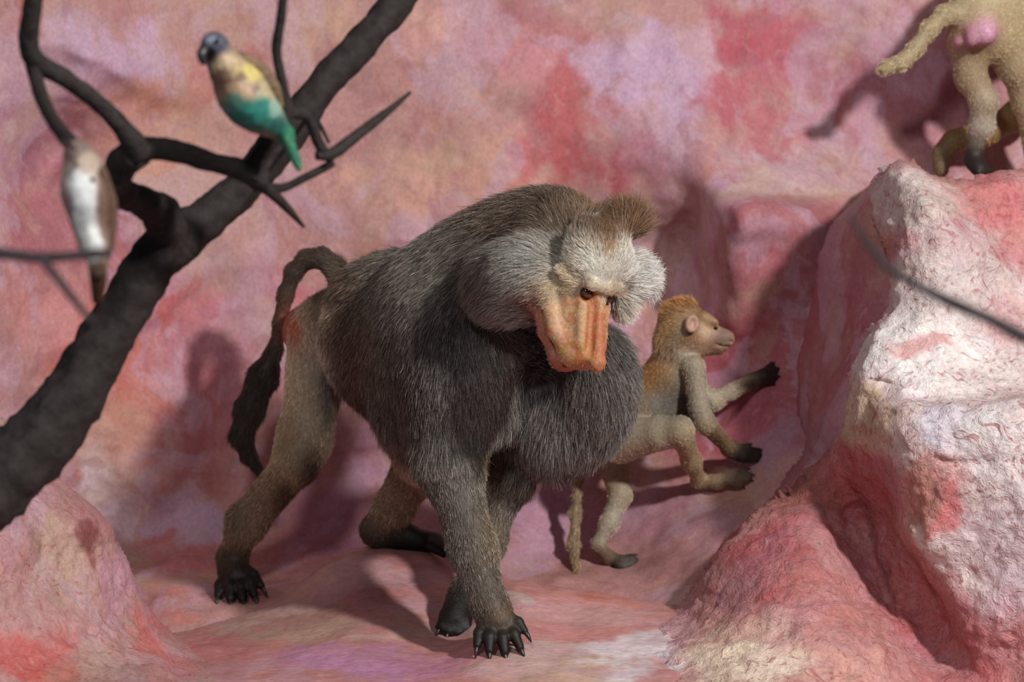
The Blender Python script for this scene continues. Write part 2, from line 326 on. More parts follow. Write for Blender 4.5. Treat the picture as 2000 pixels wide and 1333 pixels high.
floor_blobs = [(720, 1140, 130, 70, (176, 120, 122), .85), (640, 1120, 30, 50, (195, 145, 120), .8), (560, 1228, 200, 30, (176, 145, 128), .9), (820, 1240, 140, 24, (184, 150, 140), .7), (700, 1295, 200, 36, (186, 132, 168), .85), (420, 1290, 150, 40, (190, 120, 118), .8), (1060, 1210, 90, 40, (214, 145, 145), .8), (1030, 1172, 26, 22, (195, 184, 176), .8), (1170, 1200, 120, 40, (206, 140, 136), .8),
    (1100, 1300, 150, 46, (200, 168, 150), .85), (1240, 1270, 130, 46, (225, 219, 225), .8), (1190, 1180, 100, 14, (200, 128, 113), .8), (900, 1310, 120, 30, (186, 126, 150), .7), (460, 1225, 90, 16, (195, 164, 160), .7), (1000, 1320, 120, 30, (190, 150, 130), .8)]
floor = rock_sheet('floor', -600, 2300, 1040, 1800, 4, floor_pts, M_FLOOR, (190, 132, 130), floor_blobs, sil=floor_sil, closed=[(2300, 1900), (-700, 1900)], far=0.6,
    disp=(('fbm', 9, .004), ('fbm', 30, .0016)), warp=34,
    polys=(([(330, 1240), (560, 1166), (640, 1098), (680, 1078), (690, 1092), (650, 1120), (590, 1176), (420, 1240)], (186, 142, 124), .8, 8), ([(985, 1130), (1330, 1180), (1330, 1200), (1000, 1160)], (196, 138, 128), .8, 8)))
tag(floor, 'pink painted plaster ledge the large baboon walks on', 'rock ledge', kind='structure')

mound_sil = [(-500, 640), (-150, 730), (-60, 780), (0, 818), (60, 888), (120, 946), (180, 990), (222, 1044), (252, 1110), (285, 1180), (330, 1236), (400, 1285), (480, 1330), (560, 1400), (640, 1560), (700, 1800)]
mound_pts = [(-500, 640, -.3), (0, 820, -.26), (60, 890, -.24), (120, 946, -.22), (180, 990, -.20), (225, 1045, -.18), (255, 1115, -.16), (290, 1185, -.14), (340, 1240, -.10), (420, 1280, -.2), (500, 1320, -.3),
    (0, 900, -.33), (80, 1000, -.33), (150, 1080, -.30), (180, 1020, -.26), (215, 1150, -.27), (60, 1120, -.40), (0, 1100, -.45), (200, 1250, -.38), (100, 1250, -.47), (0, 1250, -.52), (300, 1290, -.36), (350, 1333, -.44), (150, 1333, -.54), (0, 1333, -.60), (-500, 1000, -.7), (-500, 1333, -.9), (0, 1800, -1.5), (600, 1800, -1.4), (600, 1450, -.7)]
mound_blobs = [(130, 1080, 110, 110, (186, 156, 140), .85), (60, 1000, 60, 60, (178, 138, 148), .7), (200, 1020, 60, 60, (182, 126, 130), .8), (240, 1140, 50, 80, (195, 144, 163), .8), (185, 1060, 22, 34, (118, 63, 63), .75), (190, 1100, 14, 30, (130, 66, 63), .6), (70, 1060, 20, 50, (142, 100, 92), .5), (60, 1270, 110, 60, (200, 98, 94), .8), (290, 1240, 40, 60, (208, 113, 108), .8), (200, 1290, 60, 50, (190, 160, 140), .7), (330, 1300, 60, 40, (206, 116, 113), .7), (110, 1320, 60, 26, (190, 90, 84), .8), (10, 860, 50, 60, (195, 168, 150), .8), (20, 1180, 70, 60, (182, 140, 140), .7)]
mound = rock_sheet('rock_mound', -520, 720, 620, 1800, 4, mound_pts, M_MOUND, (188, 142, 140), mound_blobs, sil=mound_sil, closed=[(700, 1900), (-700, 1900), (-700, 640)], far=0.6,
    disp=(('fbm', 8, .006), ('ridge', 20, .003), ('fbm', 45, .0018)), warp=30)
tag(mound, 'tan and pink plaster mound rising beside the thick dark branch', 'rock')

butt_sil = [(2300, 420), (2000, 390), (1850, 372), (1764, 340), (1735, 334), (1700, 366), (1660, 408), (1625, 440), (1606, 482), (1592, 560), (1572, 650), (1562, 720), (1560, 790), (1572, 840), (1560, 900), (1500, 985), (1420, 1070), (1360, 1180), (1330, 1300)]
butt_pts = [(1764, 330, .20), (1700, 370, .24), (1630, 440, .34), (1606, 490, .34), (1592, 560, .33), (1572, 650, .33), (1562, 720, .31), (1565, 790, .28), (1590, 890, .12), (1500, 985, .08), (1360, 1180, 0.),
    (1680, 440, .23), (1665, 520, .22), (1660, 600, .19), (1640, 700, .16), (1632, 800, .04), (1750, 500, .16), (1760, 650, .10), (1720, 760, .06), (1720, 860, -.05), (1645, 870, -.03), (1600, 1000, .02), (1700, 1000, .06), (1800, 1000, .12), (1800, 850, .08), (1700, 1150, .05), (1500, 1150, -.02), (2000, 340, .3), (2000, 700, .2), (2000, 1200, .0), (2300, 400, .3), (1400, 1500, -.1), (2300, 1500, -.1)]
butt_blobs = [(1620, 600, 110, 250, (166, 96, 106), .9), (1660, 440, 70, 60, (172, 112, 112), .8), (1640, 780, 60, 110, (166, 96, 106), .8), (1580, 860, 50, 60, (160, 118, 136), .7), (1640, 560, 20, 120, (166, 92, 100), .5)]
butt = rock_sheet('rock_buttress', 1200, 2300, 220, 1500, 4, butt_pts, M_WALL, (168, 104, 112), butt_blobs, sil=butt_sil, closed=[(1300, 1600), (2400, 1600), (2400, 420)], far=0.8,
    disp=(('fbm', 8, .008), ('ridge', 14, .002), ('fbm', 40, .001)), warp=30)
tag(butt, 'dark red plaster buttress between the climbing young baboon and the white outcrop', 'rock')
crop_sil = [(2760, 120), (2300, 240), (2060, 318), (1990, 336), (1940, 347), (1880, 350), (1830, 347), (1795, 334), (1764, 321), (1735, 327), (1708, 356), (1700, 385), (1708, 430), (1732, 486), (1742, 540), (1734, 600), (1700, 650), (1664, 708), (1655, 742), (1661, 776), (1656, 815), (1640, 850), (1612, 886), (1575, 925), (1532, 965), (1455, 1022), (1377, 1108), (1335, 1168), (1290, 1212), (1230, 1252), (1150, 1295), (1050, 1345), (950, 1430), (850, 1600), (800, 1800)]
crop_pts = [(1764, 325, .11), (1712, 365, .15), (1708, 400, .13), (1715, 440, .09), (1745, 486, .02), (1752, 560, -.02), (1745, 610, -.05), (1705, 660, -.09), (1668, 718, -.11), (1662, 757, -.13), (1650, 827, -.11), (1622, 880, -.06), (1760, 400, .06),
    (1800, 380, .03), (1830, 355, .10), (1900, 400, .08), (2000, 345, .16), (1850, 480, -.02), (1960, 500, .05), (1850, 600, -.08), (1950, 640, -.05), (1800, 700, -.13), (1780, 750, -.17), (1900, 760, -.18), (2000, 740, -.14), (1900, 806, -.24), (2000, 790, -.24), (1800, 800, -.21),
    (1760, 850, -.25), (1800, 870, -.28), (1900, 1000, -.33), (2000, 1000, -.37), (1750, 930, -.26), (1785, 1060, -.28), (1845, 1140, -.32), (1895, 1235, -.36), (1990, 1290, -.40), (1900, 1130, -.35),
    (1665, 920, -.10), (1690, 1010, -.13), (1700, 1080, -.16), (1730, 1160, -.21), (1780, 1280, -.30), (1820, 1340, -.36), (1900, 1320, -.36),
    (1600, 945, -.06), (1532, 985, -.08), (1460, 1035, -.10), (1390, 1110, -.12), (1500, 1080, -.18), (1420, 1140, -.19), (1600, 1060, -.16), (1640, 1130, -.23), (1560, 1140, -.27), (1340, 1185, -.13), (1290, 1235, -.21), (1230, 1275, -.27), (1150, 1320, -.36), (1350, 1250, -.28), (1300, 1300, -.38), (1400, 1230, -.29), (1480, 1230, -.36), (1600, 1220, -.37), (1680, 1240, -.37), (1730, 1300, -.40), (1600, 1333, -.50), (1400, 1333, -.49), (1250, 1340, -.44), (1050, 1400, -.50),
    (2700, 150, .1), (2700, 700, -.3), (2700, 1333, -.7), (1600, 1800, -1.3), (1000, 1800, -1.2), (2700, 1800, -1.5), (1100, 1500, -.8)]
crop_steps = (([(1722, 870), (1738, 950), (1758, 1030), (1795, 1095), (1838, 1155), (1878, 1240), (1930, 1340)], .07, 9, 85), ([(1655, 768), (1720, 782), (1800, 787), (1900, 792), (2000, 782), (2200, 775)], -.05, 8, 80), ([(1790, 345), (1850, 410), (1900, 460), (1970, 540)], -.03, 12, 80), ([(1640, 905), (1690, 1000), (1735, 1150), (1790, 1300)], .03, 8, 60), ([(1690, 735), (1730, 742), (1760, 752)], .012, 3, 16), ([(1800, 880), (1880, 900), (1960, 890)], .01, 5, 40))
WHT = (242, 234, 232)
crop_blobs = [(1780, 400, 90, 80, (214, 196, 190), .9), (1760, 480, 60, 40, (196, 110, 112), .6), (1900, 480, 120, 90, (206, 176, 172), .8), (1960, 400, 110, 60, (204, 116, 120), .85), (1990, 470, 50, 60, (206, 120, 122), .6), (1800, 690, 170, 110, WHT, .95), (1880, 580, 120, 80, (220, 206, 204), .85), (1970, 620, 60, 70, (204, 150, 150), .6), (1820, 690, 70, 22, (200, 120, 120), .55),
    (1690, 800, 60, 60, (206, 180, 152), .85), (1680, 860, 60, 34, (192, 150, 124), .7), (1780, 870, 60, 50, (206, 180, 176), .8), (1860, 850, 110, 70, (226, 220, 232), .95), (1950, 900, 110, 110, (234, 226, 226), .95), (1830, 970, 80, 90, (206, 150, 146), .7), (1950, 1080, 100, 100, (210, 190, 196), .85), (1780, 980, 44, 90, (176, 120, 104), .7), (1850, 1010, 24, 50, (196, 90, 92), .6), (1960, 1180, 90, 60, (206, 170, 180), .7), (1880, 1230, 90, 60, (182, 106, 110), .7), (1980, 1270, 70, 40, (196, 130, 132), .6),
    (1660, 980, 120, 80, (180, 92, 96), .6), (1560, 960, 90, 40, (150, 90, 80), .7), (1510, 1090, 140, 80, (172, 88, 92), .95), (1570, 1130, 90, 40, (190, 88, 80), .6), (1420, 1140, 60, 70, (160, 100, 104), .8), (1640, 1190, 110, 60, (196, 122, 120), .8), (1480, 1240, 110, 60, (214, 176, 160), .85), (1430, 1300, 150, 60, (236, 216, 192), .95), (1650, 1300, 110, 40, (216, 160, 150), .8), (1260, 1285, 90, 50, (228, 222, 230), .9), (1330, 1240, 50, 60, (196, 146, 150), .7)]
crop = rock_sheet('rock_outcrop', 800, 2760, 100, 1800, 3.6, crop_pts, M_ROCK, (196, 138, 136), crop_blobs, sil=crop_sil, closed=[(700, 1900), (2900, 1900), (2900, 120)], far=0.75, steps=crop_steps,
    polys=(([(1730, 325), (1790, 335), (1880, 420), (1990, 540), (2200, 600), (2200, 1160), (1900, 1190), (1830, 1110), (1765, 1040), (1735, 900), (1640, 850), (1655, 720), (1735, 610), (1738, 480), (1700, 400)], (234, 226, 224), .78, 18), ([(1590, 900), (1640, 860), (1730, 900), (1760, 1040), (1880, 1240), (1990, 1340), (1830, 1340), (1740, 1240), (1690, 1120), (1600, 1020), (1480, 1040)], (180, 92, 96), .8, 30)),
    disp=(('fbm', 7, .010), ('ridge', 12, .0035), ('fbm', 40, .0018), ('lump', 24, .004)), warp=36)
tag(crop, 'large white and pink rough plaster rock outcrop beside the young climbing baboon', 'rock')

# ------------------------------------------------------------------ implicit bodies
class Body:
    def __init__(self): self.p = []
    def add(self, kind, prm, k, sub=False, **fur): self.p.append(dict(kind=kind, prm=prm, k=k, sub=sub, fur=fur)); return self
    def cone(self, a, b, ra, rb, k=0.02, sub=False, **fur):
        fur.setdefault('flow', norm(np.asarray(b) - np.asarray(a)) if np.linalg.norm(np.asarray(b) - np.asarray(a)) > 1e-6 else np.array([0, 0, -1.]))
        return self.add('c', (np.asarray(a, float), np.asarray(b, float), ra, rb), k, sub, **fur)
    def ell(self, c, axes, rad, k=0.03, sub=False, **fur):
        fur.setdefault('flow', np.array([0, 0, -1.]))
        return self.add('e', (np.asarray(c, float), np.asarray(axes, float), np.asarray(rad, float)), k, sub, **fur)
    # pixel based shorthands: joints (px,py,Y), radii in pixels
    def limb(self, pts, rad, k=0.02, **fur):
        W = [at(*p) for p in pts]; R = [r * mpp(w) for r, w in zip(rad, W)]
        for i in range(len(W) - 1): self.cone(W[i], W[i + 1], R[i], R[i + 1], k, **fur)
        return self
    def blob(self, px, py, Y, a, b, c, rot=0, k=0.03, flow=(0, 1, 0), tilt=0, **fur):
        """ellipsoid: radii a,b in pixels in the view plane, c metres in depth; flow = direction in the picture (right, down, away)"""
        w = at(px, py, Y); s = mpp(w); r = math.radians(rot)
        X = RIGHT * math.cos(r) - UP * math.sin(r); Z = RIGHT * math.sin(r) + UP * math.cos(r); D = FWD
        t = math.radians(tilt); X, D = X * math.cos(t) + D * math.sin(t), D * math.cos(t) - X * math.sin(t)
        return self.ell(w, [X, Z, D], [a * s, b * s, c], k, flow=norm(RIGHT * flow[0] - UP * flow[1] + FWD * flow[2]), **fur)
def sdf(p, P):
    if p['kind'] == 'c':
        a, b, ra, rb = p['prm']; ba = b - a; l2 = ba @ ba
        t = np.clip(((P - a) @ ba) / max(l2, 1e-12), 0, 1)
        return np.sqrt(((P - a - t[..., None] * ba) ** 2).sum(-1)) - (ra + (rb - ra) * t)
    c, A, R = p['prm']; q = (P - c) @ A.T; k0 = np.sqrt(((q / R) ** 2).sum(-1)); k1 = np.sqrt(((q / R ** 2) ** 2).sum(-1))
    return k0 * (k0 - 1) / np.maximum(k1, 1e-9)
def prim_box(p):
    if p['kind'] == 'c':
        a, b, ra, rb = p['prm']; return np.minimum(a - ra, b - rb), np.maximum(a + ra, b + rb)
    c, A, R = p['prm']; e = np.sqrt(((A * R[:, None]) ** 2).sum(0)); return c - e, c + e
def smin(a, b, k):
    h = np.maximum(k - np.abs(a - b), 0) / k; return np.minimum(a, b) - h * h * k * 0.25
def axis_grid(lo, hi, h, fine):
    out = [lo]; x = lo
    while x < hi:
        s = h
        for a, b, f in fine:
            if a <= x <= b: s = min(s, f)
            elif x < a: s = min(s, max(f, (a - x) * 0.3 + f))
            else: s = min(s, max(f, (x - b) * 0.3 + f))
        x += s; out.append(x)
    return np.array(out)
def surface_nets(V, xs, ys, zs):
    S = V < 0; n = np.zeros(tuple(d - 1 for d in V.shape), np.uint8)
    for a in (0, 1):
        for b in (0, 1):
            for c in (0, 1): n += S[a:V.shape[0] - 1 + a, b:V.shape[1] - 1 + b, c:V.shape[2] - 1 + c]
    i, j, k = np.nonzero((n > 0) & (n < 8)); idx = np.full(n.shape, -1, np.int64); idx[i, j, k] = np.arange(len(i))
    acc = np.zeros((len(i), 3)); cnt = np.zeros(len(i))
    cs = [(a, b, c) for a in (0, 1) for b in (0, 1) for c in (0, 1)]
    for u in cs:
        for d in range(3):
            if u[d]: continue
            w = list(u); w[d] = 1
            v0 = V[i + u[0], j + u[1], k + u[2]]; v1 = V[i + w[0], j + w[1], k + w[2]]; m = (v0 < 0) != (v1 < 0)
            t = np.where(m, v0 / np.where(m, v0 - v1, 1), 0)
            p0 = np.stack([xs[i + u[0]], ys[j + u[1]], zs[k + u[2]]], 1); p1 = np.stack([xs[i + w[0]], ys[j + w[1]], zs[k + w[2]]], 1)
            acc += np.where(m[:, None], p0 + t[:, None] * (p1 - p0), 0); cnt += m
    P = acc / np.maximum(cnt, 1)[:, None]; F_ = []
    for d in range(3):
        e = [1, 2, 0][d]; g = [2, 0, 1][d]
        A = np.moveaxis(S, (d, e, g), (0, 1, 2)); m = (A[:-1] != A[1:]); m[:, 0, :] = m[:, -1, :] = False; m[:, :, 0] = m[:, :, -1] = False
        a, b, c = np.nonzero(m); I = np.moveaxis(idx, (d, e, g), (0, 1, 2))
        q = np.stack([I[a, b - 1, c - 1], I[a, b, c - 1], I[a, b, c], I[a, b - 1, c]], 1)
        flip = ~A[a, b, c]; q[flip] = q[flip][:, ::-1]; F_.append(q)
    return P, np.concatenate(F_)
def build_body(body, h, fine=((), (), ()), smooth=2):
    boxes = [prim_box(p) for p in body.p if not p['sub']]
    lo = np.min([b[0] for b in boxes], 0) - 3 * h; hi = np.max([b[1] for b in boxes], 0) + 3 * h
    ax = [axis_grid(lo[d], hi[d], h, fine[d]) for d in range(3)]
    V = np.full([len(a) for a in ax], 1.0, np.float32)
    for p in body.p:
        b0, b1 = prim_box(p); mg = p['k'] + 2.5 * h
        s = [slice(max(0, np.searchsorted(ax[d], b0[d] - mg) - 1), np.searchsorted(ax[d], b1[d] + mg) + 1) for d in range(3)]
        g = np.stack(np.meshgrid(*[ax[d][s[d]] for d in range(3)], indexing='ij'), -1)
        dd = sdf(p, g); cur = V[s[0], s[1], s[2]]
        V[s[0], s[1], s[2]] = -smin(-cur, dd, p['k']) if p['sub'] else smin(cur, dd, p['k'])
    P, Fq = surface_nets(V, *ax)
    E = np.concatenate([Fq[:, [0, 1]], Fq[:, [1, 2]], Fq[:, [2, 3]], Fq[:, [3, 0]]])
    for _ in range(smooth):
        acc = np.zeros_like(P); cnt = np.zeros(len(P))
        for d in range(3): acc[:, d] = np.bincount(E[:, 0], P[E[:, 1], d], len(P)) + np.bincount(E[:, 1], P[E[:, 0], d], len(P))
        cnt = np.bincount(E[:, 0], minlength=len(P)) + np.bincount(E[:, 1], minlength=len(P))
        P = P * 0.5 + 0.5 * acc / np.maximum(cnt, 1)[:, None]
    return P, Fq
def vert_normals(P, Fq):
    n = np.cross(P[Fq[:, 2]] - P[Fq[:, 0]], P[Fq[:, 3]] - P[Fq[:, 1]]); N = np.zeros_like(P)
    for c in range(4):
        for d in range(3): N[:, d] += np.bincount(Fq[:, c], n[:, d], len(P))
    return norm(N)
FUR_KEYS = dict(length=0.012, lift=0.35, dens=1.0, col=(110, 98, 88), var=0.35, curl=0.1)
def fur_fields(body, P, sigma=0.008):
    W = 0; acc = {}
    for p in body.p:
        if p['sub']: continue
        w = np.exp(-np.clip(sdf(p, P), -0.01, 1) / sigma) + 1e-12; f = {**FUR_KEYS, **p['fur']}
        for key in ('length', 'lift', 'dens', 'var', 'curl'): acc[key] = acc.get(key, 0) + w * f[key]
        acc['col'] = acc.get('col', 0) + w[:, None] * np.asarray(f['col'], float); acc['flow'] = acc.get('flow', 0) + w[:, None] * np.asarray(f['flow'], float); W = W + w
    for key in acc: acc[key] = acc[key] / (W[:, None] if acc[key].ndim == 2 else W)
    acc['flow'] = norm(acc['flow'])
    return acc
def guide(fld, P, N, px, py, pts, only=None):
    """groom touches: (px,py,rx,ry, dict) re-set fields softly around a place on the viewer's side"""
    m0 = ((CAM - P) * N).sum(1) > -0.2
    if only is not None: m0 = m0 & only
    for gx, gy, rx, ry, f in pts:
        a = np.exp(-(((px - gx) / rx) ** 2 + ((py - gy) / ry) ** 2)) * m0
        for key, v in f.items():
            if key == 'flow': fld['flow'] = fld['flow'] * (1 - a[:, None]) + a[:, None] * norm(RIGHT * v[0] - UP * v[1] + FWD * v[2])
            elif key == 'col': fld['col'] = fld['col'] * (1 - a[:, None]) + a[:, None] * np.asarray(v, float)
            else: fld[key] = fld[key] * (1 - a) + a * v
    fld['flow'] = norm(fld['flow'])
def grow_fur(name, parent, P, Fq, N, fld, count, radius, npts=6, mask=None, seed=1, clump=0.25, gravity=0.25, light=0.30, label=None, mat=None):
    r = np.random.default_rng(seed)
    A = 0.5 * np.linalg.norm(np.cross(P[Fq[:, 2]] - P[Fq[:, 0]], P[Fq[:, 3]] - P[Fq[:, 1]]), axis=1)
    facing = (norm(CAM - P) * N).sum(1); vd = fld['dens'] * np.where(facing > -0.35, 1.0, 0.3)
    if mask is not None: vd = vd * mask
    w = A * vd[Fq].mean(1); f = r.choice(len(Fq), count, p=w / w.sum())
    u, v = r.random((2, count)); B = np.stack([(1 - u) * (1 - v), u * (1 - v), u * v, (1 - u) * v], 1)
    def I(x): return (x[Fq[f]] * (B[..., None] if x.ndim == 2 else B)).sum(1)
    root = I(P); n = norm(I(N)); t = I(fld['flow']); t = norm(t - n * (t * n).sum(1, keepdims=True)); b = np.cross(n, t)
    length = I(fld['length']) * r.uniform(0.65, 1.2, count); lift = I(fld['lift'])[:, None]; curl = I(fld['curl'])[:, None]
    c1 = fbm(root * 60 + 3, 2)[:, None]; c2 = fbm(root * 60 + 53, 2)[:, None]; c3 = fbm(root * 190 + 13, 2)[:, None]
    j = r.normal(size=(count, 3)) * 0.16
    d = norm(t + n * lift * 1.2 + b * (c1 * clump + c3 * clump * 0.8) + n * c2 * clump * 0.5 + j)
    pts = np.empty((count, npts, 3)); pts[:, 0] = root - n * 0.0015; p = pts[:, 0].copy()
    rnd = r.normal(size=(count, 3)) * curl
    for k in range(1, npts):
        s = k / (npts - 1)
        dk = norm(d + t * s * 0.7 * lift + np.array([0, 0, -gravity]) * s - n * lift * s * 0.5 + rnd * s)
        p = p + dk * (length / (npts - 1))[:, None]; pts[:, k] = p
    col = lin(np.clip(I(fld['col']), 0, 255)); var = I(fld['var'])[:, None]
    k = np.exp(r.normal(size=(count, 1)) * var) * (1 + 0.22 * c3 + 0.16 * c1)
    pale = (r.random((count, 1)) < light) * var
    col = np.clip(col * k, 0, 1); col = col * (1 - pale) + pale * np.clip(col * 2.0 + 0.06, 0, 0.75)
    hc = bpy.data.hair_curves.new(name); hc.add_curves([npts] * count)
    hc.attributes['position'].data.foreach_set('vector', pts.astype(np.float32).ravel())
    rad = np.tile(radius * np.linspace(1.0, 0.25, npts), (count, 1)) * r.uniform(0.7, 1.3, (count, 1))
    a = hc.attributes.get('radius') or hc.attributes.new('radius', 'FLOAT', 'POINT'); a.data.foreach_set('value', rad.astype(np.float32).ravel())
    a = hc.attributes.new('hair_color', 'FLOAT_COLOR', 'CURVE'); a.data.foreach_set('color', np.concatenate([col, np.ones((count, 1))], 1).astype(np.float32).ravel())
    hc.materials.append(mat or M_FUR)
    ob = bpy.data.objects.new(name, hc); COL.objects.link(ob); ob.parent = parent; ob['kind'] = 'stuff'
    if label: ob['label'] = label
    return ob
def ball(name, c, r, mat, parent, axes=None, seg=16):
    th = np.linspace(0, math.pi, seg // 2 + 1); ph = np.linspace(0, 2 * math.pi, seg, endpoint=False)
    V = [[0, 0, 1]] + [[math.sin(a) * math.cos(b), math.sin(a) * math.sin(b), math.cos(a)] for a in th[1:-1] for b in ph] + [[0, 0, -1]]
    V = np.array(V) * np.asarray(r, float)
    if axes is not None: V = V @ np.asarray(axes, float)
    n = seg; Fc = []
    rows = len(th) - 2; last = len(V) - 1
    for i in range(n): Fc.append((0, 1 + i, 1 + (i + 1) % n, 1 + (i + 1) % n))
    for q in range(rows - 1):
        for i in range(n): a = 1 + q * n; Fc.append((a + i, a + n + i, a + n + (i + 1) % n, a + (i + 1) % n))
    a = 1 + (rows - 1) * n
    for i in range(n): Fc.append((a + i, last, last, a + (i + 1) % n))
    me = bpy.data.meshes.new(name); me.from_pydata((V + np.asarray(c)).tolist(), [], [tuple(dict.fromkeys(x)) for x in Fc]); me.polygons.foreach_set('use_smooth', [True] * len(me.polygons)); me.update()
    ob = bpy.data.objects.new(name, me); COL.objects.link(ob); me.materials.append(mat); ob.parent = parent
    return ob
def tube(name, pts, rad, mat, parent=None, sides=14, sub=6, rough=0.0, seed=0.0):
    """swept tube through 3-D points with a radius per point (metres), closed ends"""
    pts = np.asarray(pts, float); c = smooth_poly(np.c_[pts, np.asarray(rad, float)], sub) if len(pts) > 2 else np.c_[pts, rad]
    P, R = c[:, :3], np.maximum(c[:, 3], 1e-4); T = norm(np.gradient(P, axis=0)); V = []
    ref = norm(np.cross(T[0], [0.13, 1., 0.3])); a = 2 * math.pi * np.arange(sides) / sides
    for p, r, t in zip(P, R, T):
        x = norm(ref - t * (ref @ t)); y = np.cross(t, x); V.append(p + r * (np.cos(a)[:, None] * x + np.sin(a)[:, None] * y));  ref = x
    V = np.array(V)
    if rough:
        o = V - P[:, None]; nz = fbm(V.reshape(-1, 3) * 38 + seed, 3).reshape(V.shape[:2]); V = V + o * (nz * rough)[..., None]
    m = len(P); V = V.reshape(-1, 3).tolist() + [P[0].tolist(), P[-1].tolist()]; Fc = []
    for i in range(m - 1):
        for k in range(sides): Fc.append((i * sides + k, i * sides + (k + 1) % sides, (i + 1) * sides + (k + 1) % sides, (i + 1) * sides + k))
    for k in range(sides): Fc.append((m * sides, (k + 1) % sides, k)); Fc.append((m * sides + 1, (m - 1) * sides + k, (m - 1) * sides + (k + 1) % sides))
    me = bpy.data.meshes.new(name); me.from_pydata(V, [], Fc); me.polygons.foreach_set('use_smooth', [True] * len(me.polygons)); me.update()
    ob = bpy.data.objects.new(name, me); COL.objects.link(ob); me.materials.append(mat); ob.parent = parent
    return ob
def px_tube(name, pts, rad_px, mat, parent, **kw):
    W = [at(*p) for p in pts]; return tube(name, W, [r * mpp(w) for r, w in zip(rad_px, W)], mat, parent, **kw)
def finish_body(name, parent, P, Fq, fld, skin_rgb):
    ob = mesh_from(name, P, Fq, M_SKIN, parent); set_color(ob, 'paint', skin_rgb); return ob


# ------------------------------------------------------------------ large male baboon
def rot_view(v, deg):
    c, s = math.cos(math.radians(deg)), math.sin(math.radians(deg)); cx, cy, cz = v @ RIGHT, v @ UP, v @ FWD
    return RIGHT * (cx * c + cy * s) + UP * (-cx * s + cy * c) + FWD * cz
def head_axes(yaw, pitch, roll):
    y, p = math.radians(yaw), math.radians(pitch)
    f = np.array([math.sin(y) * math.cos(p), -math.cos(y) * math.cos(p), -math.sin(p)])
    u = np.array([math.sin(y) * math.sin(p), -math.cos(y) * math.sin(p), math.cos(p)])
    r = np.array([math.cos(y), math.sin(y), 0.0])
    return [rot_view(v, roll) for v in (f, u, r)]
def claw(parent, tip, d, length, rad, mat=None):
    d = norm(d); tube('claw', [tip - d * length * 0.3, tip + d * length * 0.4, tip + d * length - np.array([0, 0, length * 0.25])], [rad, rad * 0.8, rad * 0.2], mat or M_CLAW, parent, sides=8, sub=3)

baboon = empty('baboon'); baboon.location = at(760, 1200, 0.0)
tag(baboon, 'large male baboon with a long grey-brown mane, walking on all fours with head lowered', 'baboon')
BINV = -np.array(baboon.location)
E0 = at(1171, 571, -.40); hf, hu, hr = head_axes(45, 50, 23)
def hp(f, u, r): return E0 + hf * f + hu * u + hr * r
A = Body()
MANE = dict(length=.025, lift=.33, col=(91, 85, 82), var=.60, dens=1.0)
BLACK = (24, 20, 19); TANF = (206, 187, 158); SHANK = (146, 128, 104)
# trunk and mane volume
A.limb([(655, 632, .27), (760, 655, .12)], [64, 120], k=.05, length=.018, lift=.2, col=(82, 66, 54), var=.4)
A.blob(790, 655, .09, 145, 158, .15, rot=-25, k=.06, flow=(-.6, .8, .1), **{**MANE, 'length': .034, 'col': (69, 59, 52)})
A.blob(890, 652, -.05, 165, 200, .17, rot=0, k=.06, flow=(-.1, 1, 0), **MANE)
A.blob(905, 735, -.12, 112, 135, .12, rot=8, k=.035, flow=(.06, 1, 0), **MANE)
A.blob(822, 795, -.03, 88, 84, .11, rot=0, k=.035, flow=(.1, 1, 0), **MANE)
A.blob(1018, 484, -.08, 155, 100, .15, rot=-14, k=.06, flow=(-1, .35, .3), **{**MANE, 'col': (82, 72, 64), 'length': .036})
A.blob(1075, 480, -.18, 90, 92, .12, rot=0, k=.05, flow=(-1, .1, .3), **{**MANE, 'col': (83, 71, 60)})
A.blob(1045, 750, .0, 95, 110, .12, rot=0, k=.04, flow=(.1, 1, 0), **MANE)
A.blob(1150, 742, -.09, 82, 112, .12, rot=-6, k=.05, flow=(.05, 1, 0), **{**MANE, 'length': .045})
A.blob(1088, 838, -.08, 74, 62, .09, rot=0, k=.07, flow=(-.1, 1, 0), **{**MANE, 'length': .05})
A.limb([(1060, 600, -.15), (1110, 560, -.30)], [110, 70], k=.05, **MANE)
# head
HEAD = dict(length=.016, lift=.28, col=(196, 190, 178), var=.35)
A.ell(hp(-.055, .0, 0), [hf, hu, hr], [.056, .044, .048], k=.02, flow=-hf + hu * .4, **HEAD)
A.cone(hp(-.004, .012, -.033), hp(-.002, .013, 0), .0085, .009, k=.010, length=.005, lift=.3, col=(240, 226, 204), var=.2, flow=hu)
A.cone(hp(-.002, .013, 0), hp(-.004, .012, .033), .009, .0085, k=.010, length=.007, lift=.3, col=(216, 198, 176), var=.2, flow=hu)
FACE = dict(length=.006, lift=.3, col=(226, 190, 140), var=.3, dens=.5)
A.cone(hp(-.008, -.038, 0), hp(.078, -.046, 0), .042, .031, k=.012, **FACE)
A.cone(hp(.0, -.004, 0), hp(.104, -.018, 0), .0115, .0115, k=.007, **FACE)
for s in (-1, 1):
    A.cone(hp(.006, -.014, .0215 * s), hp(.078, -.028, .020 * s), .0095, .0095, k=.007, **FACE)
    A.cone(hp(.106, -.026, .0075 * s), hp(.100, -.028, .010 * s), .0075, .007, k=.006, **FACE)
    A.cone(hp(-.010, -.018, .030 * s), hp(-.035, -.03, .042 * s), .006, .008, k=.010, length=.008, lift=.2, col=(236, 220, 194), var=.25, dens=.8, flow=-hf + hr * s)
A.cone(hp(.106, -.019, 0), hp(.110, -.021, 0), .0125, .011, k=.006, **FACE)
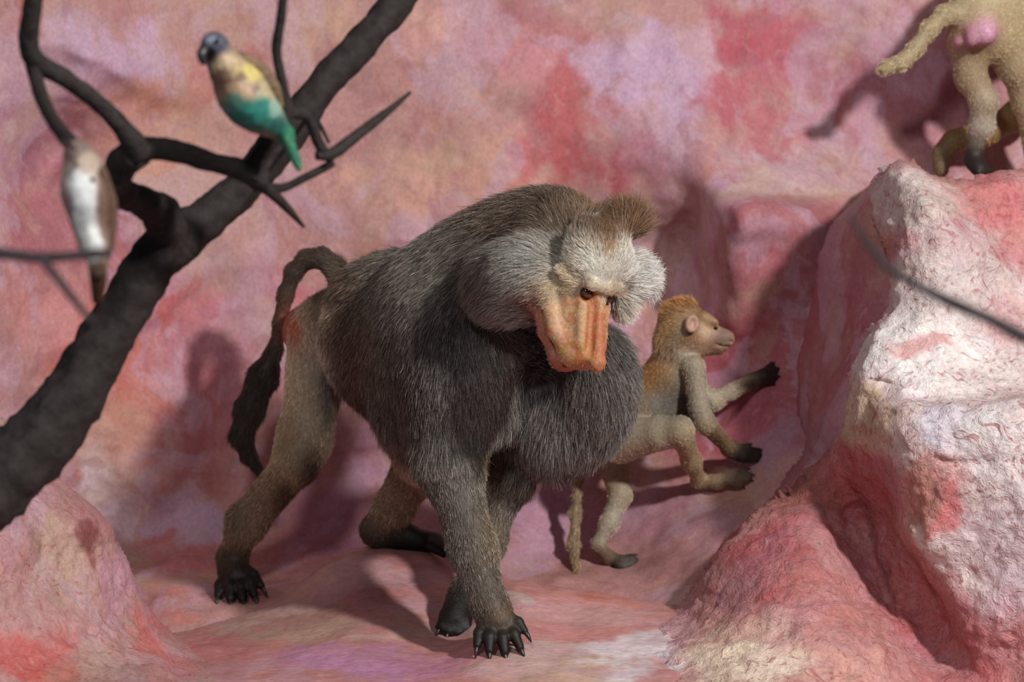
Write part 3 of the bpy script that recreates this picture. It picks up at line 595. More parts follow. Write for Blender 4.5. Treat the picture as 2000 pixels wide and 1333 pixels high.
for s in (-1, 1):
    A.cone(hp(-.004, -.064, .044 * s), hp(.050, -.062, .036 * s), .014, .0125, k=.010, length=.008, lift=.3, col=(196, 170, 140), var=.3, dens=.6, flow=hf * .4 - hu)
    A.cone(hp(.050, -.062, .036 * s), hp(.086, -.060, .016 * s), .0125, .012, k=.010, length=.006, lift=.3, col=(206, 166, 120), var=.3, dens=.4, flow=hf * .4 - hu)
    A.cone(hp(-.010, -.090, .040 * s), hp(.045, -.087, .034 * s), .012, .0105, k=.008, length=.006, lift=.3, col=(156, 96, 78), var=.3, dens=.3, flow=-hu)
    A.cone(hp(.045, -.087, .034 * s), hp(.086, -.082, .014 * s), .0105, .010, k=.008, length=.007, lift=.4, col=(190, 150, 120), var=.3, dens=.4, flow=-hu)
A.cone(hp(.080, -.055, -.014), hp(.080, -.055, .014), .019, .019, k=.012, length=.006, dens=.25, col=(196, 150, 112), var=.3)
A.cone(hp(-.02, -.088, 0), hp(.078, -.085, 0), .036, .023, k=.012, length=.008, dens=.4, col=(150, 104, 82), var=.3, flow=-hf)
# cheek ruffs and crown
RUFF = dict(length=.030, lift=.28, col=(150, 146, 140), var=.42)
A.blob(1050, 540, -.31, 88, 72, .070, rot=20, k=.03, flow=(-1, .35, .1), **RUFF)
A.blob(985, 552, -.25, 64, 66, .065, rot=30, k=.04, flow=(-.9, .6, .1), **{**RUFF, 'length': .04, 'col': (140, 137, 132)})
A.blob(1030, 592, -.27, 60, 34, .055, rot=0, k=.03, flow=(-.7, .8, .1), **{**RUFF, 'col': (150, 146, 138)})
A.blob(1214, 592, -.31, 14, 22, .03, rot=0, k=.015, flow=(.8, .7, .1), length=.020, lift=.35, col=(206, 198, 184), var=.35)
A.blob(1220, 545, -.29, 38, 36, .05, rot=-5, k=.03, flow=(1, .1, .1), **{**RUFF, 'length': .044, 'lift': .35, 'col': (206, 202, 196)})
A.blob(1178, 505, -.345, 52, 44, .050, rot=0, k=.025, flow=(0, -1, .1), length=.011, lift=.22, col=(255, 246, 228), var=.15)
A.blob(1188, 450, -.31, 60, 32, .045, rot=-8, k=.02, flow=(.25, -1, .1), length=.046, lift=.16, col=(118, 88, 66), var=.4)
# near hind leg
A.limb([(628, 655, .24), (594, 860, .19), (580, 902, .17)], [66, 45, 38], k=.035, length=.013, lift=.14, col=TANF, var=.28)
A.limb([(580, 904, .17), (482, 1020, .22), (453, 1090, .24)], [39, 35, 25], k=.025, length=.014, lift=.18, col=SHANK, var=.35)
A.limb([(453, 1092, .24), (462, 1126, .205)], [26, 27], k=.02, length=.008, lift=.2, col=(64, 52, 40), var=.4)
A.limb([(446, 1120, .215), (480, 1130, .20)], [20, 18], k=.015, length=.006, dens=.8, col=(58, 46, 38))
toesN = [((430, 1144, .185), (426, 1164, .165), 10), ((449, 1148, .175), (450, 1170, .155), 11), ((470, 1148, .175), (474, 1170, .155), 11), ((489, 1140, .18), (497, 1163, .16), 10), ((496, 1124, .195), (511, 1146, .18), 9)]
for (a, b, r), base in zip(toesN, [(442, 1126, .205), (454, 1128, .20), (468, 1128, .20), (480, 1124, .20), (480, 1112, .21)]):
    A.limb([base, a], [r * 1.25, r * 1.25], k=.003, length=.006, dens=.6, col=(46, 38, 32)); A.limb([a, b], [r * 1.2, r * .85], k=.002, length=.003, dens=.2, col=BLACK)
# far hind leg
A.limb([(790, 720, .15), (835, 890, .03)], [90, 60], k=.04, length=.014, col=TANF)
A.limb([(828, 895, .07), (770, 990, .14), (738, 1034, .16)], [52, 36, 29], k=.02, length=.012, lift=.16, col=SHANK, var=.4)
A.limb([(736, 1038, .16), (790, 1052, .155), (850, 1060, .13)], [30, 24, 20], k=.02, length=.005, dens=.6, col=BLACK)
for i, (a, b) in enumerate([((845, 1056, .13), (880, 1066, .11)), ((845, 1062, .12), (878, 1076, .10)), ((842, 1066, .11), (868, 1082, .09))]): A.limb([a, b], [13, 10], k=.005, length=.003, dens=.2, col=BLACK)
# near arm
ARM = dict(length=.013, lift=.2, col=(107, 98, 90), var=.5)
A.limb([(880, 720, -.13), (878, 905, -.20)], [95, 60], k=.04, **{**ARM, 'length': .018})
A.limb([(878, 905, -.20), (922, 1070, -.26), (958, 1185, -.30)], [58, 41, 32], k=.03, **ARM)
A.limb([(958, 1185, -.30), (972, 1214, -.312)], [32, 34], k=.02, length=.009, lift=.25, col=(103, 88, 74), var=.4)
A.limb([(950, 1222, -.318), (1000, 1224, -.318)], [17, 17], k=.012, length=.007, dens=.9, col=(84, 70, 58))
fingN = [((936, 1238, -.335), (932, 1262, -.350), 10), ((956, 1246, -.345), (956, 1272, -.360), 11), ((982, 1248, -.345), (986, 1275, -.360), 11), ((1004, 1240, -.340), (1016, 1266, -.355), 10), ((1012, 1216, -.325), (1025, 1234, -.335), 9)]
for (a, b, r), base in zip(fingN, [(945, 1222, -.318), (962, 1224, -.322), (980, 1225, -.322), (996, 1222, -.320), (995, 1208, -.312)]):
    A.limb([base, a], [r * 1.2, r * 1.25], k=.003, length=.005, dens=.5, col=(48, 41, 37)); A.limb([a, b], [r * 1.2, r * .85], k=.002, length=.003, dens=.15, col=BLACK)
# far arm
A.limb([(1060, 760, .0), (990, 930, -.05)], [80, 47], k=.04, **ARM)
A.limb([(990, 930, -.05), (950, 1060, -.09), (908, 1165, -.11)], [46, 31, 25], k=.03, **{**ARM, 'length': .014})
A.limb([(908, 1165, -.11), (888, 1208, -.125)], [31, 32], k=.02, length=.005, dens=.7, col=BLACK)
fingF = [((872, 1205, -.13), (860, 1226, -.145), 11), ((884, 1210, -.135), (876, 1234, -.15), 11), ((898, 1212, -.135), (896, 1236, -.15), 11), ((908, 1206, -.13), (914, 1228, -.145), 10)]
for a, b, r in fingF: A.limb([a, b], [r * 1.25, r], k=.005, length=.003, dens=.2, col=BLACK)
# tail
TAILC = dict(length=.010, lift=.12, col=(81, 68, 57), var=.3)
A.limb([(672, 570, .27), (655, 525, .29), (630, 504, .30), (600, 506, .31), (575, 530, .315), (558, 575, .32), (548, 630, .32), (538, 680, .32)], [27, 21, 19, 18, 17, 16, 14, 13], k=.012, **TAILC)
A.limb([(538, 680, .32), (515, 735, .32), (488, 800, .31), (472, 850, .30), (484, 888, .30), (500, 912, .30), (508, 932, .30)], [15, 27, 27, 21, 14, 8, 3], k=.012, **{**TAILC, 'col': (53, 44, 39), 'length': .018})
# sitting pads
A.blob(574, 640, .27, 22, 40, .03, rot=14, k=.015, length=.002, dens=0.0, col=(138, 61, 40))
# carved details
for s in (-1, 1):
    A.cone(hp(.008, -.006, .0225 * s), hp(.004, -.006, .0225 * s), .0086, .0086, k=.004, sub=True)
    A.cone(hp(.116, -.024, .0070 * s), hp(.106, -.028, .0150 * s), .0042, .0034, k=.003, sub=True)
    A.cone(hp(.022, -.004, .0140 * s), hp(.085, -.019, .0145 * s), .0048, .0048, k=.008, sub=True)
    A.cone(hp(.012, -.022, .046 * s), hp(.060, -.034, .0405 * s), .0105, .009, k=.008, sub=True)
    A.cone(hp(-.010, -.0745, .047 * s), hp(.050, -.0750, .0405 * s), .0055, .0048, k=.003, sub=True)
    A.cone(hp(.050, -.0750, .0405 * s), hp(.096, -.0720, .013 * s), .0048, .0042, k=.003, sub=True)
hc_ = E0 + hf * .03 - hu * .03; hnd = at(975, 1250, -.33); ft = at(468, 1150, .18); hnd2 = at(888, 1220, -.14)
fine = tuple([(hc_[d] - .085, hc_[d] + .085, .0026)] + ([(hnd[d] - .045, hnd[d] + .045, .0030), (ft[d] - .045, ft[d] + .045, .0034)]) for d in range(3))
P, Fq = build_body(A, .0075, fine, smooth=1)
N = vert_normals(P, Fq); px, py = project(P)
fld = fur_fields(A, P)
L_ = (P - E0) @ np.stack([hf, hu, hr], 1)                                  # head-local coordinates
near_head = np.linalg.norm(P - E0, axis=1) < .2
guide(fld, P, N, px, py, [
    (760, 700, 70, 150, dict(col=(67, 55, 46), flow=(-.35, 1, .1))), (690, 640, 45, 150, dict(col=(72, 53, 40), flow=(-.6, .8, .2), length=.028)), (690, 770, 40, 60, dict(length=.03)),
    (840, 560, 110, 60, dict(col=(90, 82, 73), flow=(-.75, .65, .1))), (900, 480, 90, 50, dict(col=(96, 91, 85), flow=(-1, .45, .1))), (1010, 430, 90, 45, dict(col=(90, 75, 64), flow=(-.9, .1, .3))), (800, 520, 60, 60, dict(col=(96, 88, 81), flow=(-.8, .7, .2))),  # paler shoulder-top touches put a faint lit highlight into the fur colour
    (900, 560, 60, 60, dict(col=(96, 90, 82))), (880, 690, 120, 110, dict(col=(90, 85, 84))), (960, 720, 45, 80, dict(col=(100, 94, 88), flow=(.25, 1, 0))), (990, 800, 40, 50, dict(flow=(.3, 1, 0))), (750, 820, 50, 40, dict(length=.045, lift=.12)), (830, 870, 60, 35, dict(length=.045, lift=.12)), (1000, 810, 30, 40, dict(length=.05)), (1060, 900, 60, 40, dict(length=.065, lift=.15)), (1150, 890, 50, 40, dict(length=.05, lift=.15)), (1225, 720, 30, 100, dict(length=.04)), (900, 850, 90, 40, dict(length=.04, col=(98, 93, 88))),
    (1185, 525, 42, 24, dict(col=(235, 228, 213), length=.009)), (1122, 532, 26, 28, dict(col=(213, 199, 175), flow=(-1, -.25, 0), length=.014)), (1145, 495, 22, 22, dict(col=(224, 213, 191), flow=(-.5, -.8, 0))), (1205, 505, 22, 22, dict(col=(224, 217, 202))), (1188, 492, 14, 16, dict(col=(175, 138, 103))), (1190, 432, 58, 42, dict(col=(98, 68, 46))), (1188, 462, 30, 16, dict(col=(101, 72, 50))), (1135, 432, 40, 26, dict(col=(96, 75, 59))), (1250, 530, 40, 30, dict(col=(197, 193, 188))), (1110, 440, 45, 40, dict(col=(90, 72, 57), flow=(-.2, -1, .2), length=.03)), (1100, 400, 40, 30, dict(flow=(.2, -1, .2), length=.034, lift=.5)),
    (1060, 500, 60, 25, dict(col=(147, 144, 136), flow=(-1, -.1, .1))), (1120, 510, 30, 30, dict(col=(184, 175, 158), length=.014, flow=(-.7, -.5, .1))), (1160, 415, 26, 24, dict(col=(100, 78, 60))), (1150, 520, 36, 26, dict(col=(255, 248, 234), length=.010)), (1108, 545, 26, 34, dict(col=(222, 200, 168))), (1102, 575, 18, 26, dict(col=(190, 164, 129), flow=(-1, .2, 0))),
    (640, 600, 22, 26, dict(col=(176, 156, 128), length=.012)), (600, 680, 34, 60, dict(col=(196, 178, 150))), (620, 720, 28, 90, dict(col=(164, 149, 129))), (640, 760, 16, 70, dict(col=(110, 101, 96))), (560, 860, 40, 60, dict(col=(162, 140, 112))), (610, 920, 25, 40, dict(col=(77, 57, 39))), (560, 970, 30, 40, dict(col=(88, 68, 48))), (450, 1010, 40, 40, dict(col=(114, 101, 86))), (448, 1090, 40, 22, dict(col=(75, 61, 46))),
    (920, 930, 60, 50, dict(col=(120, 114, 107))), (960, 1040, 30, 60, dict(col=(125, 109, 90))), (960, 1150, 40, 40, dict(col=(103, 92, 81))), (985, 1200, 25, 25, dict(col=(120, 98, 77))),  # first touch paints a lit highlight on the arm; the rest is coat colour
    (960, 900, 25, 40, dict(col=(103, 85, 61), length=.02)), (655, 530, 25, 25, dict(col=(103, 90, 75)))])
f_, u_, r_ = L_[:, 0], L_[:, 1], np.abs(L_[:, 2])
face = sstep(-.008, .006, f_ - .35 * np.maximum(0, r_ - .022)) * sstep(-.100, -.088, u_) * (1 - sstep(.001, .006, u_)) * (1 - sstep(.052, .064, r_ - .10 * f_)) * near_head
orb = np.exp(-((f_ - 0) ** 2 + (u_ + .004) ** 2 + (r_ - .022) ** 2) / .013 ** 2) * near_head
face = np.clip(np.maximum(face, orb * .9), 0, 1)
fld['dens'] = fld['dens'] * (1 - .94 * face) * (1 - .9 * np.clip(orb * 1.5, 0, 1))
skin = lin(fld['col']) * 0.55
fc = np.tile(lin((178, 116, 80)), (len(P), 1))
def tint(c, w): 
    global fc
    fc = fc * (1 - w[:, None]) + lin(c) * w[:, None]
tint((192, 158, 118), sstep(.016, .028, r_) * .85)
tint((172, 128, 70), sstep(.05, .085, f_) * sstep(.008, .02, r_) * .7)
tint((176, 112, 78), (r_ < .008) * sstep(.0, .02, f_) * .5)
tint((160, 98, 72), orb * .6)
tint((150, 82, 66), sstep(-.070, -.078, u_) * .8)
tint((176, 96, 60), .6 * sstep(-.1, .5, fbm(P * 55, 3)))
tint((196, 150, 150), .4 * sstep(.1, .5, fbm(P * 90 + 40, 2)) * sstep(.02, .03, r_))
skin = skin * (1 - face[:, None]) + fc * face[:, None]
jaw = near_head * sstep(-.03, -.01, f_) * sstep(-.090, -.096, u_) * (1 - face); skin = skin * (1 - .7 * jaw[:, None]) + lin((140, 78, 62)) * .7 * jaw[:, None]
bare = np.exp(-((px - 574) / 24) ** 2 - ((py - 640) / 42) ** 2) * (P[:, 1] > .18); skin = skin * (1 - bare[:, None]) + lin((156, 70, 46)) * bare[:, None]; fld['dens'] = fld['dens'] * (1 - .9 * bare)
body = finish_body('body', baboon, P + BINV, Fq, fld, skin)
head_w = (near_head & (L_[:, 0] > -.15)).astype(float)
longish = sstep(.018, .026, fld['length'])
def place(o): o.location = BINV; return o
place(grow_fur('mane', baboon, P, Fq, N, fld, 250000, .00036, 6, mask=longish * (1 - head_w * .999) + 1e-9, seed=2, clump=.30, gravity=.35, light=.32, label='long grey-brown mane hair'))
place(grow_fur('head_hair', baboon, P, Fq, N, fld, 90000, .00034, 6, mask=head_w, seed=3, clump=.2, gravity=.05, light=.35, mat=M_FUR_PALE, label='silvery cheek ruffs, cream brow and brown crown hair'))
place(grow_fur('coat', baboon, P, Fq, N, fld, 150000, .00038, 4, mask=(1 - longish) * (1 - head_w) + 1e-9, seed=4, clump=.22, gravity=.1, light=.25, label='short tan and brown coat on the legs, arms and tail'))
M_LID = plain('eyelid_skin', (104, 58, 42), .55)
for s in (-1, 1):
    e = ball('eye', hp(.0008, -.007, .0225 * s) + BINV, .0086, M_EYE, baboon)
    e['label'] = 'dark brown eye'
    for nm, du, pts in (('eyelid', .0034, .0040), ('lower_eyelid', -.0066, .0017)):
        lid = [hp(.0030, -.007 + du * .4, (.0225 + .0092) * s), hp(.0068, -.007 + du * .95, (.0225 + .0042) * s), hp(.0074, -.007 + du, .0225 * s), hp(.0068, -.007 + du * .95, (.0225 - .0042) * s), hp(.0040, -.007 + du * .4, (.0225 - .0088) * s)]
        tube(nm, np.array(lid) + BINV, [pts * .7, pts, pts, pts, pts * .7], M_LID, baboon, sides=8, sub=5)
for (a, b, r) in fingN + toesN + fingF:
    wa, wb = at(*a), at(*b); claw(baboon, wb + norm(wb - wa) * r * mpp(wb) * .6 + BINV, wb - wa, .014, .0042)

# ------------------------------------------------------------------ young baboon climbing the wall
young = empty('young_baboon'); young.location = at(1215, 1110, .28)
tag(young, 'slim young tan baboon climbing the wall, seen from the side with one arm stretched out', 'baboon')
YINV = -np.array(young.location)
B = Body()
YC = (182, 150, 114); YG = (160, 151, 138); YP = (222, 207, 180); YD = (62, 50, 42)
S_ = dict(length=.007, lift=.16, var=.3)
# trunk
B.limb([(1216, 848, .32), (1258, 785, .32), (1306, 735, .31)], [44, 48, 48], k=.03, flow=norm(at(1222, 850, .3) - at(1308, 735, .3)), col=YC, **S_)
B.limb([(1325, 738, .31), (1318, 800, .31)], [40, 36], k=.025, col=YG, **S_)
B.limb([(1308, 735, .31), (1328, 684, .31)], [40, 36], k=.025, col=(187, 155, 119), flow=(0, 0, -1), **S_)
# head
B.blob(1336, 642, .30, 50, 45, .042, rot=8, k=.02, flow=(-1, .3, 0), col=(180, 141, 100), **S_)
B.blob(1318, 668, .30, 38, 40, .036, rot=0, k=.02, flow=(-.5, 1, 0), col=(168, 146, 122), length=.018, lift=.3, var=.35)
B.blob(1326, 606, .30, 34, 20, .026, rot=-16, k=.02, flow=(-.6, -1, 0), col=(176, 124, 75), length=.016, lift=.4, var=.35)
B.limb([(1370, 652, .29), (1406, 664, .28)], [32, 21], k=.02, length=.005, col=(195, 158, 129), dens=.5, flow=norm(-RIGHT))
B.limb([(1404, 662, .28), (1420, 662, .278)], [19, 15], k=.012, length=.003, dens=.1, col=(159, 124, 109))
B.limb([(1368, 676, .29), (1404, 682, .285)], [20, 12], k=.012, length=.004, dens=.4, col=(185, 149, 124), flow=norm(-RIGHT))
B.limb([(1376, 620, .275), (1396, 630, .270)], [12, 8], k=.010, length=.004, dens=.6, col=(178, 138, 100))
B.cone(at(1398, 674, .262), at(1424, 676, .27), .0022, .0018, k=.004, sub=True)
B.cone(at(1396, 641, .262), at(1400, 642, .262), .006, .005, k=.004, sub=True)
B.cone(at(1425, 664, .262), at(1428, 668, .27), .0025, .0025, k=.003, sub=True)
# near arm, reaching down to the rock
B.limb([(1354, 718, .265), (1364, 795, .255), (1376, 826, .25)], [24, 20, 19], k=.008, col=(193, 178, 155), **S_)
B.limb([(1376, 826, .25), (1425, 876, .315)], [19, 14], k=.015, col=(174, 146, 112), **S_)
B.limb([(1425, 876, 0.315), (1448, 888, 0.325)], [17, 16], k=.012, length=.005, col=YD)
yf = [((1450, 882, 0.325), (1482, 880, 0.335), 7), ((1452, 890, 0.320), (1484, 890, 0.330), 7), ((1450, 896, 0.315), (1476, 899, 0.325), 7), ((1440, 878, 0.325), (1462, 870, 0.335), 6)]
for a, b, r in yf: B.limb([a, b], [r * 1.2, r], k=.004, length=.002, dens=.1, col=(46, 39, 35))
# far arm, stretched to the wall
B.limb([(1356, 760, .35), (1392, 784, .345)], [24, 18], k=.008, col=YP, **S_)
B.limb([(1392, 784, .345), (1470, 744, .425)], [18, 13], k=.012, col=(197, 178, 153), **S_)
B.limb([(1462, 749, 0.428), (1490, 735, 0.433)], [15, 15], k=.012, length=.004, col=YD)
yg = [((1490, 730, 0.433), (1508, 712, 0.455), 7), ((1494, 734, 0.433), (1516, 722, 0.450), 7), ((1494, 740, 0.428), (1516, 736, 0.438), 7), ((1488, 744, 0.428), (1508, 750, 0.433), 6)]
for a, b, r in yg: B.limb([a, b], [r * 1.2, r], k=.004, length=.002, dens=.1, col=(46, 39, 35))
# near hind leg, bent
B.limb([(1210, 862, .28), (1290, 846, .23), (1328, 840, .21)], [44, 33, 25], k=.008, col=YP, **S_)
B.limb([(1328, 840, .21), (1350, 900, .265), (1364, 936, .31)], [24, 18, 13], k=.015, col=(202, 174, 132), **S_)
B.limb([(1362, 940, 0.310), (1400, 942, 0.300), (1430, 932, 0.300)], [14, 13, 14], k=.01, length=.005, col=(180, 153, 122), var=.3)
yt = [((1430, 926, 0.300), (1458, 918, 0.310), 6), ((1432, 932, 0.295), (1464, 928, 0.300), 6), ((1432, 938, 0.290), (1462, 938, 0.295), 6), ((1422, 942, 0.290), (1446, 950, 0.290), 6)]
for a, b, r in yt: B.limb([a, b], [r * 1.2, r], k=.004, length=.002, dens=.1, col=(104, 86, 73))
# far hind leg, standing
B.limb([(1200, 875, .34), (1204, 930, .33), (1212, 968, .31)], [32, 25, 20], k=.010, col=(195, 176, 146), **S_)
B.limb([(1212, 968, .31), (1190, 1022, .29), (1168, 1062, .28)], [20, 17, 12], k=.015, col=(214, 202, 178), **S_)
B.limb([(1166, 1066, .28), (1192, 1092, .26), (1214, 1098, .25)], [14, 13, 13], k=.01, length=.004, col=(158, 132, 109))
yu = [((1212, 1094, .25), (1236, 1086, .25), 6), ((1216, 1100, .245), (1242, 1096, .245), 6), ((1214, 1104, .24), (1236, 1108, .24), 6), ((1204, 1104, .24), (1222, 1116, .235), 6)]
for a, b, r in yu: B.limb([a, b], [r * 1.2, r], k=.004, length=.002, dens=.1, col=(56, 46, 41))
# tail, hanging
B.limb([(1190, 856, .34), (1150, 880, .35), (1130, 930, .35), (1124, 1000, .33), (1120, 1060, .295), (1126, 1112, .248)], [16, 12, 10, 9, 10, 7], k=.01, col=(174, 149, 117), length=.014, lift=.12, var=.35)
cy = at(1395, 665, .28)
fine = tuple([(cy[d] - .04, cy[d] + .04, .003)] for d in range(3))
P, Fq = build_body(B, .005, fine, smooth=1)
N = vert_normals(P, Fq); px, py = project(P); fld = fur_fields(B, P, .005)
guide(fld, P, N, px, py, [(1260, 730, 40, 50, dict(col=(200, 146, 92))), (1290, 790, 35, 30, dict(col=(174, 168, 158))), (1330, 780, 25, 40, dict(col=(153, 144, 134))), (1350, 640, 26, 26, dict(col=(158, 122, 90))), (1376, 648, 14, 22, dict(col=(214, 178, 149), dens=.4)), (1412, 660, 16, 14, dict(col=(126, 98, 88))), (1318, 660, 20, 30, dict(col=(144, 126, 103))), (1300, 640, 20, 30, dict(col=(185, 142, 97))),
    (1370, 760, 20, 40, dict(col=(210, 195, 170))), (1240, 850, 40, 30, dict(col=(224, 210, 180))), (1340, 690, 14, 10, dict(col=(220, 205, 188))), (1460, 752, 22, 14, dict(col=(84, 69, 58))), (1405, 862, 20, 16, dict(col=(126, 100, 77)))])
skin = lin(fld['col']) * (0.55 + .35 * (1 - np.clip(fld['dens'], 0, 1)))[:, None]
finish_body('body', young, P + YINV, Fq, fld, skin)
o = grow_fur('coat', young, P, Fq, N, fld, 70000, .00045, 4, seed=6, clump=.2, gravity=.12, light=.2, label='short tan coat'); o.location = YINV
# ear, eye, claws
ear = Body(); ear.blob(1351, 633, .252, 14, 19, .010, rot=10, k=.01); ear.blob(1354, 632, .243, 8, 13, .008, rot=10, k=.004, sub=True)
Pe, Fe = build_body(ear, .0022, smooth=2); eo = mesh_from('ear', Pe + YINV, Fe, M_SKIN, young)
pe = np.exp(-np.sum((Pe - at(1356, 636, .246)) ** 2, 1) / .009 ** 2)[:, None]; set_color(eo, 'paint', lin((176, 144, 122)) * (1 - pe) + lin((196, 152, 138)) * pe); eo['label'] = 'rounded pinkish ear'
ball('eye', at(1397, 642, .271) + YINV, .0042, M_EYE, young)
for (a, b, r) in yf + yg + yt + yu:
    wa, wb = at(*a), at(*b); claw(young, wb + norm(wb - wa) * r * mpp(wb) * .5 + YINV, wb - wa, .007, .0024)

# ------------------------------------------------------------------ third baboon, upper ledge, seen from behind
third = empty('baboon'); third.location = at(1905, 345, .55)
tag(third, 'pale tan baboon on the high ledge, seen from behind with its tail held out', 'baboon')
TINV = -np.array(third.location)
D = Body()
TC = (206, 184, 142); T_ = dict(length=.008, lift=.16, var=.28)
D.limb([(1935, 55, .58), (2010, -40, .66), (2120, -110, .70)], [66, 96, 105], k=.05, col=(218, 195, 151), **T_)
D.blob(1905, 50, .55, 44, 46, .05, k=.03, flow=(-.5, 1, 0), col=(200, 170, 130), **T_)
D.limb([(1905, 20, .56), (1945, -30, .58)], [50, 60], k=.04, col=(221, 198, 157), **T_)
# sitting pads
D.blob(1924, 64, .50, 22, 24, .022, k=.012, length=.002, dens=0., col=(210, 156, 180))
D.blob(1874, 84, .52, 13, 11, .016, k=.010, length=.002, dens=0., col=(192, 138, 147))
D.blob(1897, 72, .50, 13, 22, .016, k=.010, length=.002, dens=0., col=(182, 126, 143))
# tail
D.limb([(1905, 45, .55), (1876, 26, .53), (1850, 26, .52), (1818, 54, .51), (1790, 92, .50), (1764, 120, .49), (1730, 133, .49)], [24, 20, 18, 16, 15, 15, 16], k=.012, length=.012, lift=.12, var=.3, col=(200, 178, 140))
# standing hind leg
D.limb([(1886, 80, .56), (1896, 150, .56), (1922, 196, .55)], [36, 28, 26], k=.02, col=(185, 160, 126), **T_)
D.limb([(1922, 196, .55), (1918, 245, .56), (1908, 272, .57)], [26, 24, 17], k=.015, col=(209, 196, 176), **T_)
D.limb([(1906, 270, .57), (1902, 314, .57), (1911, 328, .55)], [15, 17, 18], k=.012, length=.004, dens=.5, col=(39, 33, 32))
for dx in (0, 1, 2): D.limb([(1908 + 9 * dx, 332, .55), (1913 + 12 * dx, 338 - dx, .53 + .01 * dx)], [9, 7], k=.004, length=.002, dens=.1, col=(45, 37, 35))
# other thigh and leg
D.limb([(1960, 60, .60), (1990, 120, .60), (2010, 190, .62), (2022, 305, .64)], [54, 40, 30, 22], k=.03, col=(212, 190, 154), **T_)
# foreleg stepping under the belly
D.limb([(2080, 80, .78), (2050, 180, .76), (1990, 224, .72), (1925, 256, .68), (1862, 276, .66)], [40, 36, 28, 24, 20], k=.02, col=(173, 139, 89), **T_)
D.limb([(1862, 276, .66), (1840, 300, .66), (1838, 330, .65)], [20, 17, 17], k=.015, length=.006, col=(130, 105, 79))
P, Fq = build_body(D, .006, smooth=2)
N = vert_normals(P, Fq); px, py = project(P); fld = fur_fields(D, P, .006)
skin = lin(fld['col']) * (0.6 + .4 * (1 - np.clip(fld['dens'], 0, 1)))[:, None]
finish_body('body', third, P + TINV, Fq, fld, skin)
o = grow_fur('coat', third, P, Fq, N, fld, 60000, .0005, 4, seed=8, clump=.2, gravity=.12, light=.2, label='pale tan coat'); o.location = TINV

# ------------------------------------------------------------------ bare tree leaning in front of the wall
tree = empty('tree'); tree.location = at(-330, 1260, -1.15)
tag(tree, 'bare dark tree limb leaning across the wall, forking into twigs', 'tree')
RINV = -np.array(tree.location)
def tpart(name, pts, rad, mat, parent=None, **kw):
    W = np.array([at(*p) for p in pts]); R = [r * mpp(w) for r, w in zip(rad, W)]
    return tube(name, W + RINV, R, mat, parent or tree, **kw)
tpart('trunk', [(-420, 1420, -1.2), (-300, 1250, -1.2), (-150, 1080, -1.18), (-40, 965, -1.15), (60, 875, -1.12), (130, 795, -1.1), (190, 690, -1.08), (250, 590, -1.06), (300, 510, -1.05), (345, 468, -1.04)], [110, 100, 90, 82, 74, 64, 54, 50, 50, 50], M_BARK, sides=28, sub=8, rough=.16, seed=1)
limb = tpart('branch', [(318, 490, -1.05), (352, 462, -1.03), (400, 430, -1.02), (455, 385, -1.0), (520, 315, -.98), (580, 235, -.97), (640, 155, -.95), (715, 75, -.93), (790, -12, -.91), (880, -130, -.9)], [44, 50, 40, 37, 37, 36, 34, 33, 31, 28], M_BARK, sides=24, sub=8, rough=.15, seed=4)
left = tpart('branch', [(330, 470, -1.05), (318, 428, -1.08), (285, 397, -1.12), (245, 383, -1.16), (226, 355, -1.2), (240, 320, -1.22), (268, 296, -1.24)], [40, 40, 31, 30, 31, 32, 32], M_TWIG, sides=22, sub=8, rough=.16, seed=7)
upl = tpart('branch', [(272, 300, -1.24), (245, 258, -1.26), (190, 200, -1.28), (130, 156, -1.3), (70, 118, -1.32), (56, 80, -1.33), (62, 20, -1.34), (74, -60, -1.35)], [30, 21, 18, 18, 20, 20, 20, 19], M_TWIG, sides=18, sub=8, rough=.14, seed=9)
tpart('twig', [(62, 112, -1.32), (74, 170, -1.33), (100, 230, -1.40), (140, 282, -1.48), (172, 312, -1.52), (190, 345, -1.54)], [17, 15, 14, 16, 15, 10], M_TWIG, upl, sides=14, sub=8, rough=.12, seed=12)
mid = tpart('branch', [(262, 296, -1.24), (300, 290, -1.23), (350, 298, -1.22), (420, 318, -1.2), (480, 336, -1.19), (510, 354, -1.18)], [26, 24, 22, 20, 23, 24], M_TWIG, sides=18, sub=8, rough=.13, seed=15)
rise = tpart('twig', [(488, 345, -1.19), (505, 308, -1.19), (532, 262, -1.2), (556, 222, -1.2), (552, 170, -1.21), (540, 100, -1.22), (548, 40, -1.23), (556, -40, -1.24)], [22, 20, 19, 18, 11, 10, 10, 9], M_TWIG, mid, sides=14, sub=8, rough=.12, seed=17)
tpart('twig', [(552, 224, -1.2), (585, 220, -1.18), (606, 236, -1.17), (622, 280, -1.16), (646, 314, -1.15)], [12, 12, 11, 12, 9], M_TWIG, mid, sides=12, sub=8, rough=.12, seed=18)
tpart('twig', [(618, 304, -1.16), (650, 300, -1.15), (700, 262, -1.12), (750, 224, -1.1), (802, 180, -1.08)], [10, 12, 11, 9, 3], M_TWIG, mid, sides=12, sub=8, rough=.12, seed=20)
tpart('twig', [(500, 350, -1.18), (530, 376, -1.17), (562, 408, -1.15), (594, 444, -1.13)], [18, 12, 9, 3], M_TWIG, mid, sides=12, sub=8, rough=.12, seed=22)
tpart('twig', [(520, 368, -1.17), (556, 366, -1.16), (600, 345, -1.15), (652, 318, -1.14)], [11, 9, 8, 8], M_TWIG, mid, sides=12, sub=8, rough=.12, seed=24)
tpart('twig', [(612, 225, -1.0), (628, 250, -1.05), (642, 278, -1.1)], [5, 4, 3], M_TWIG, limb, sides=8, sub=6)

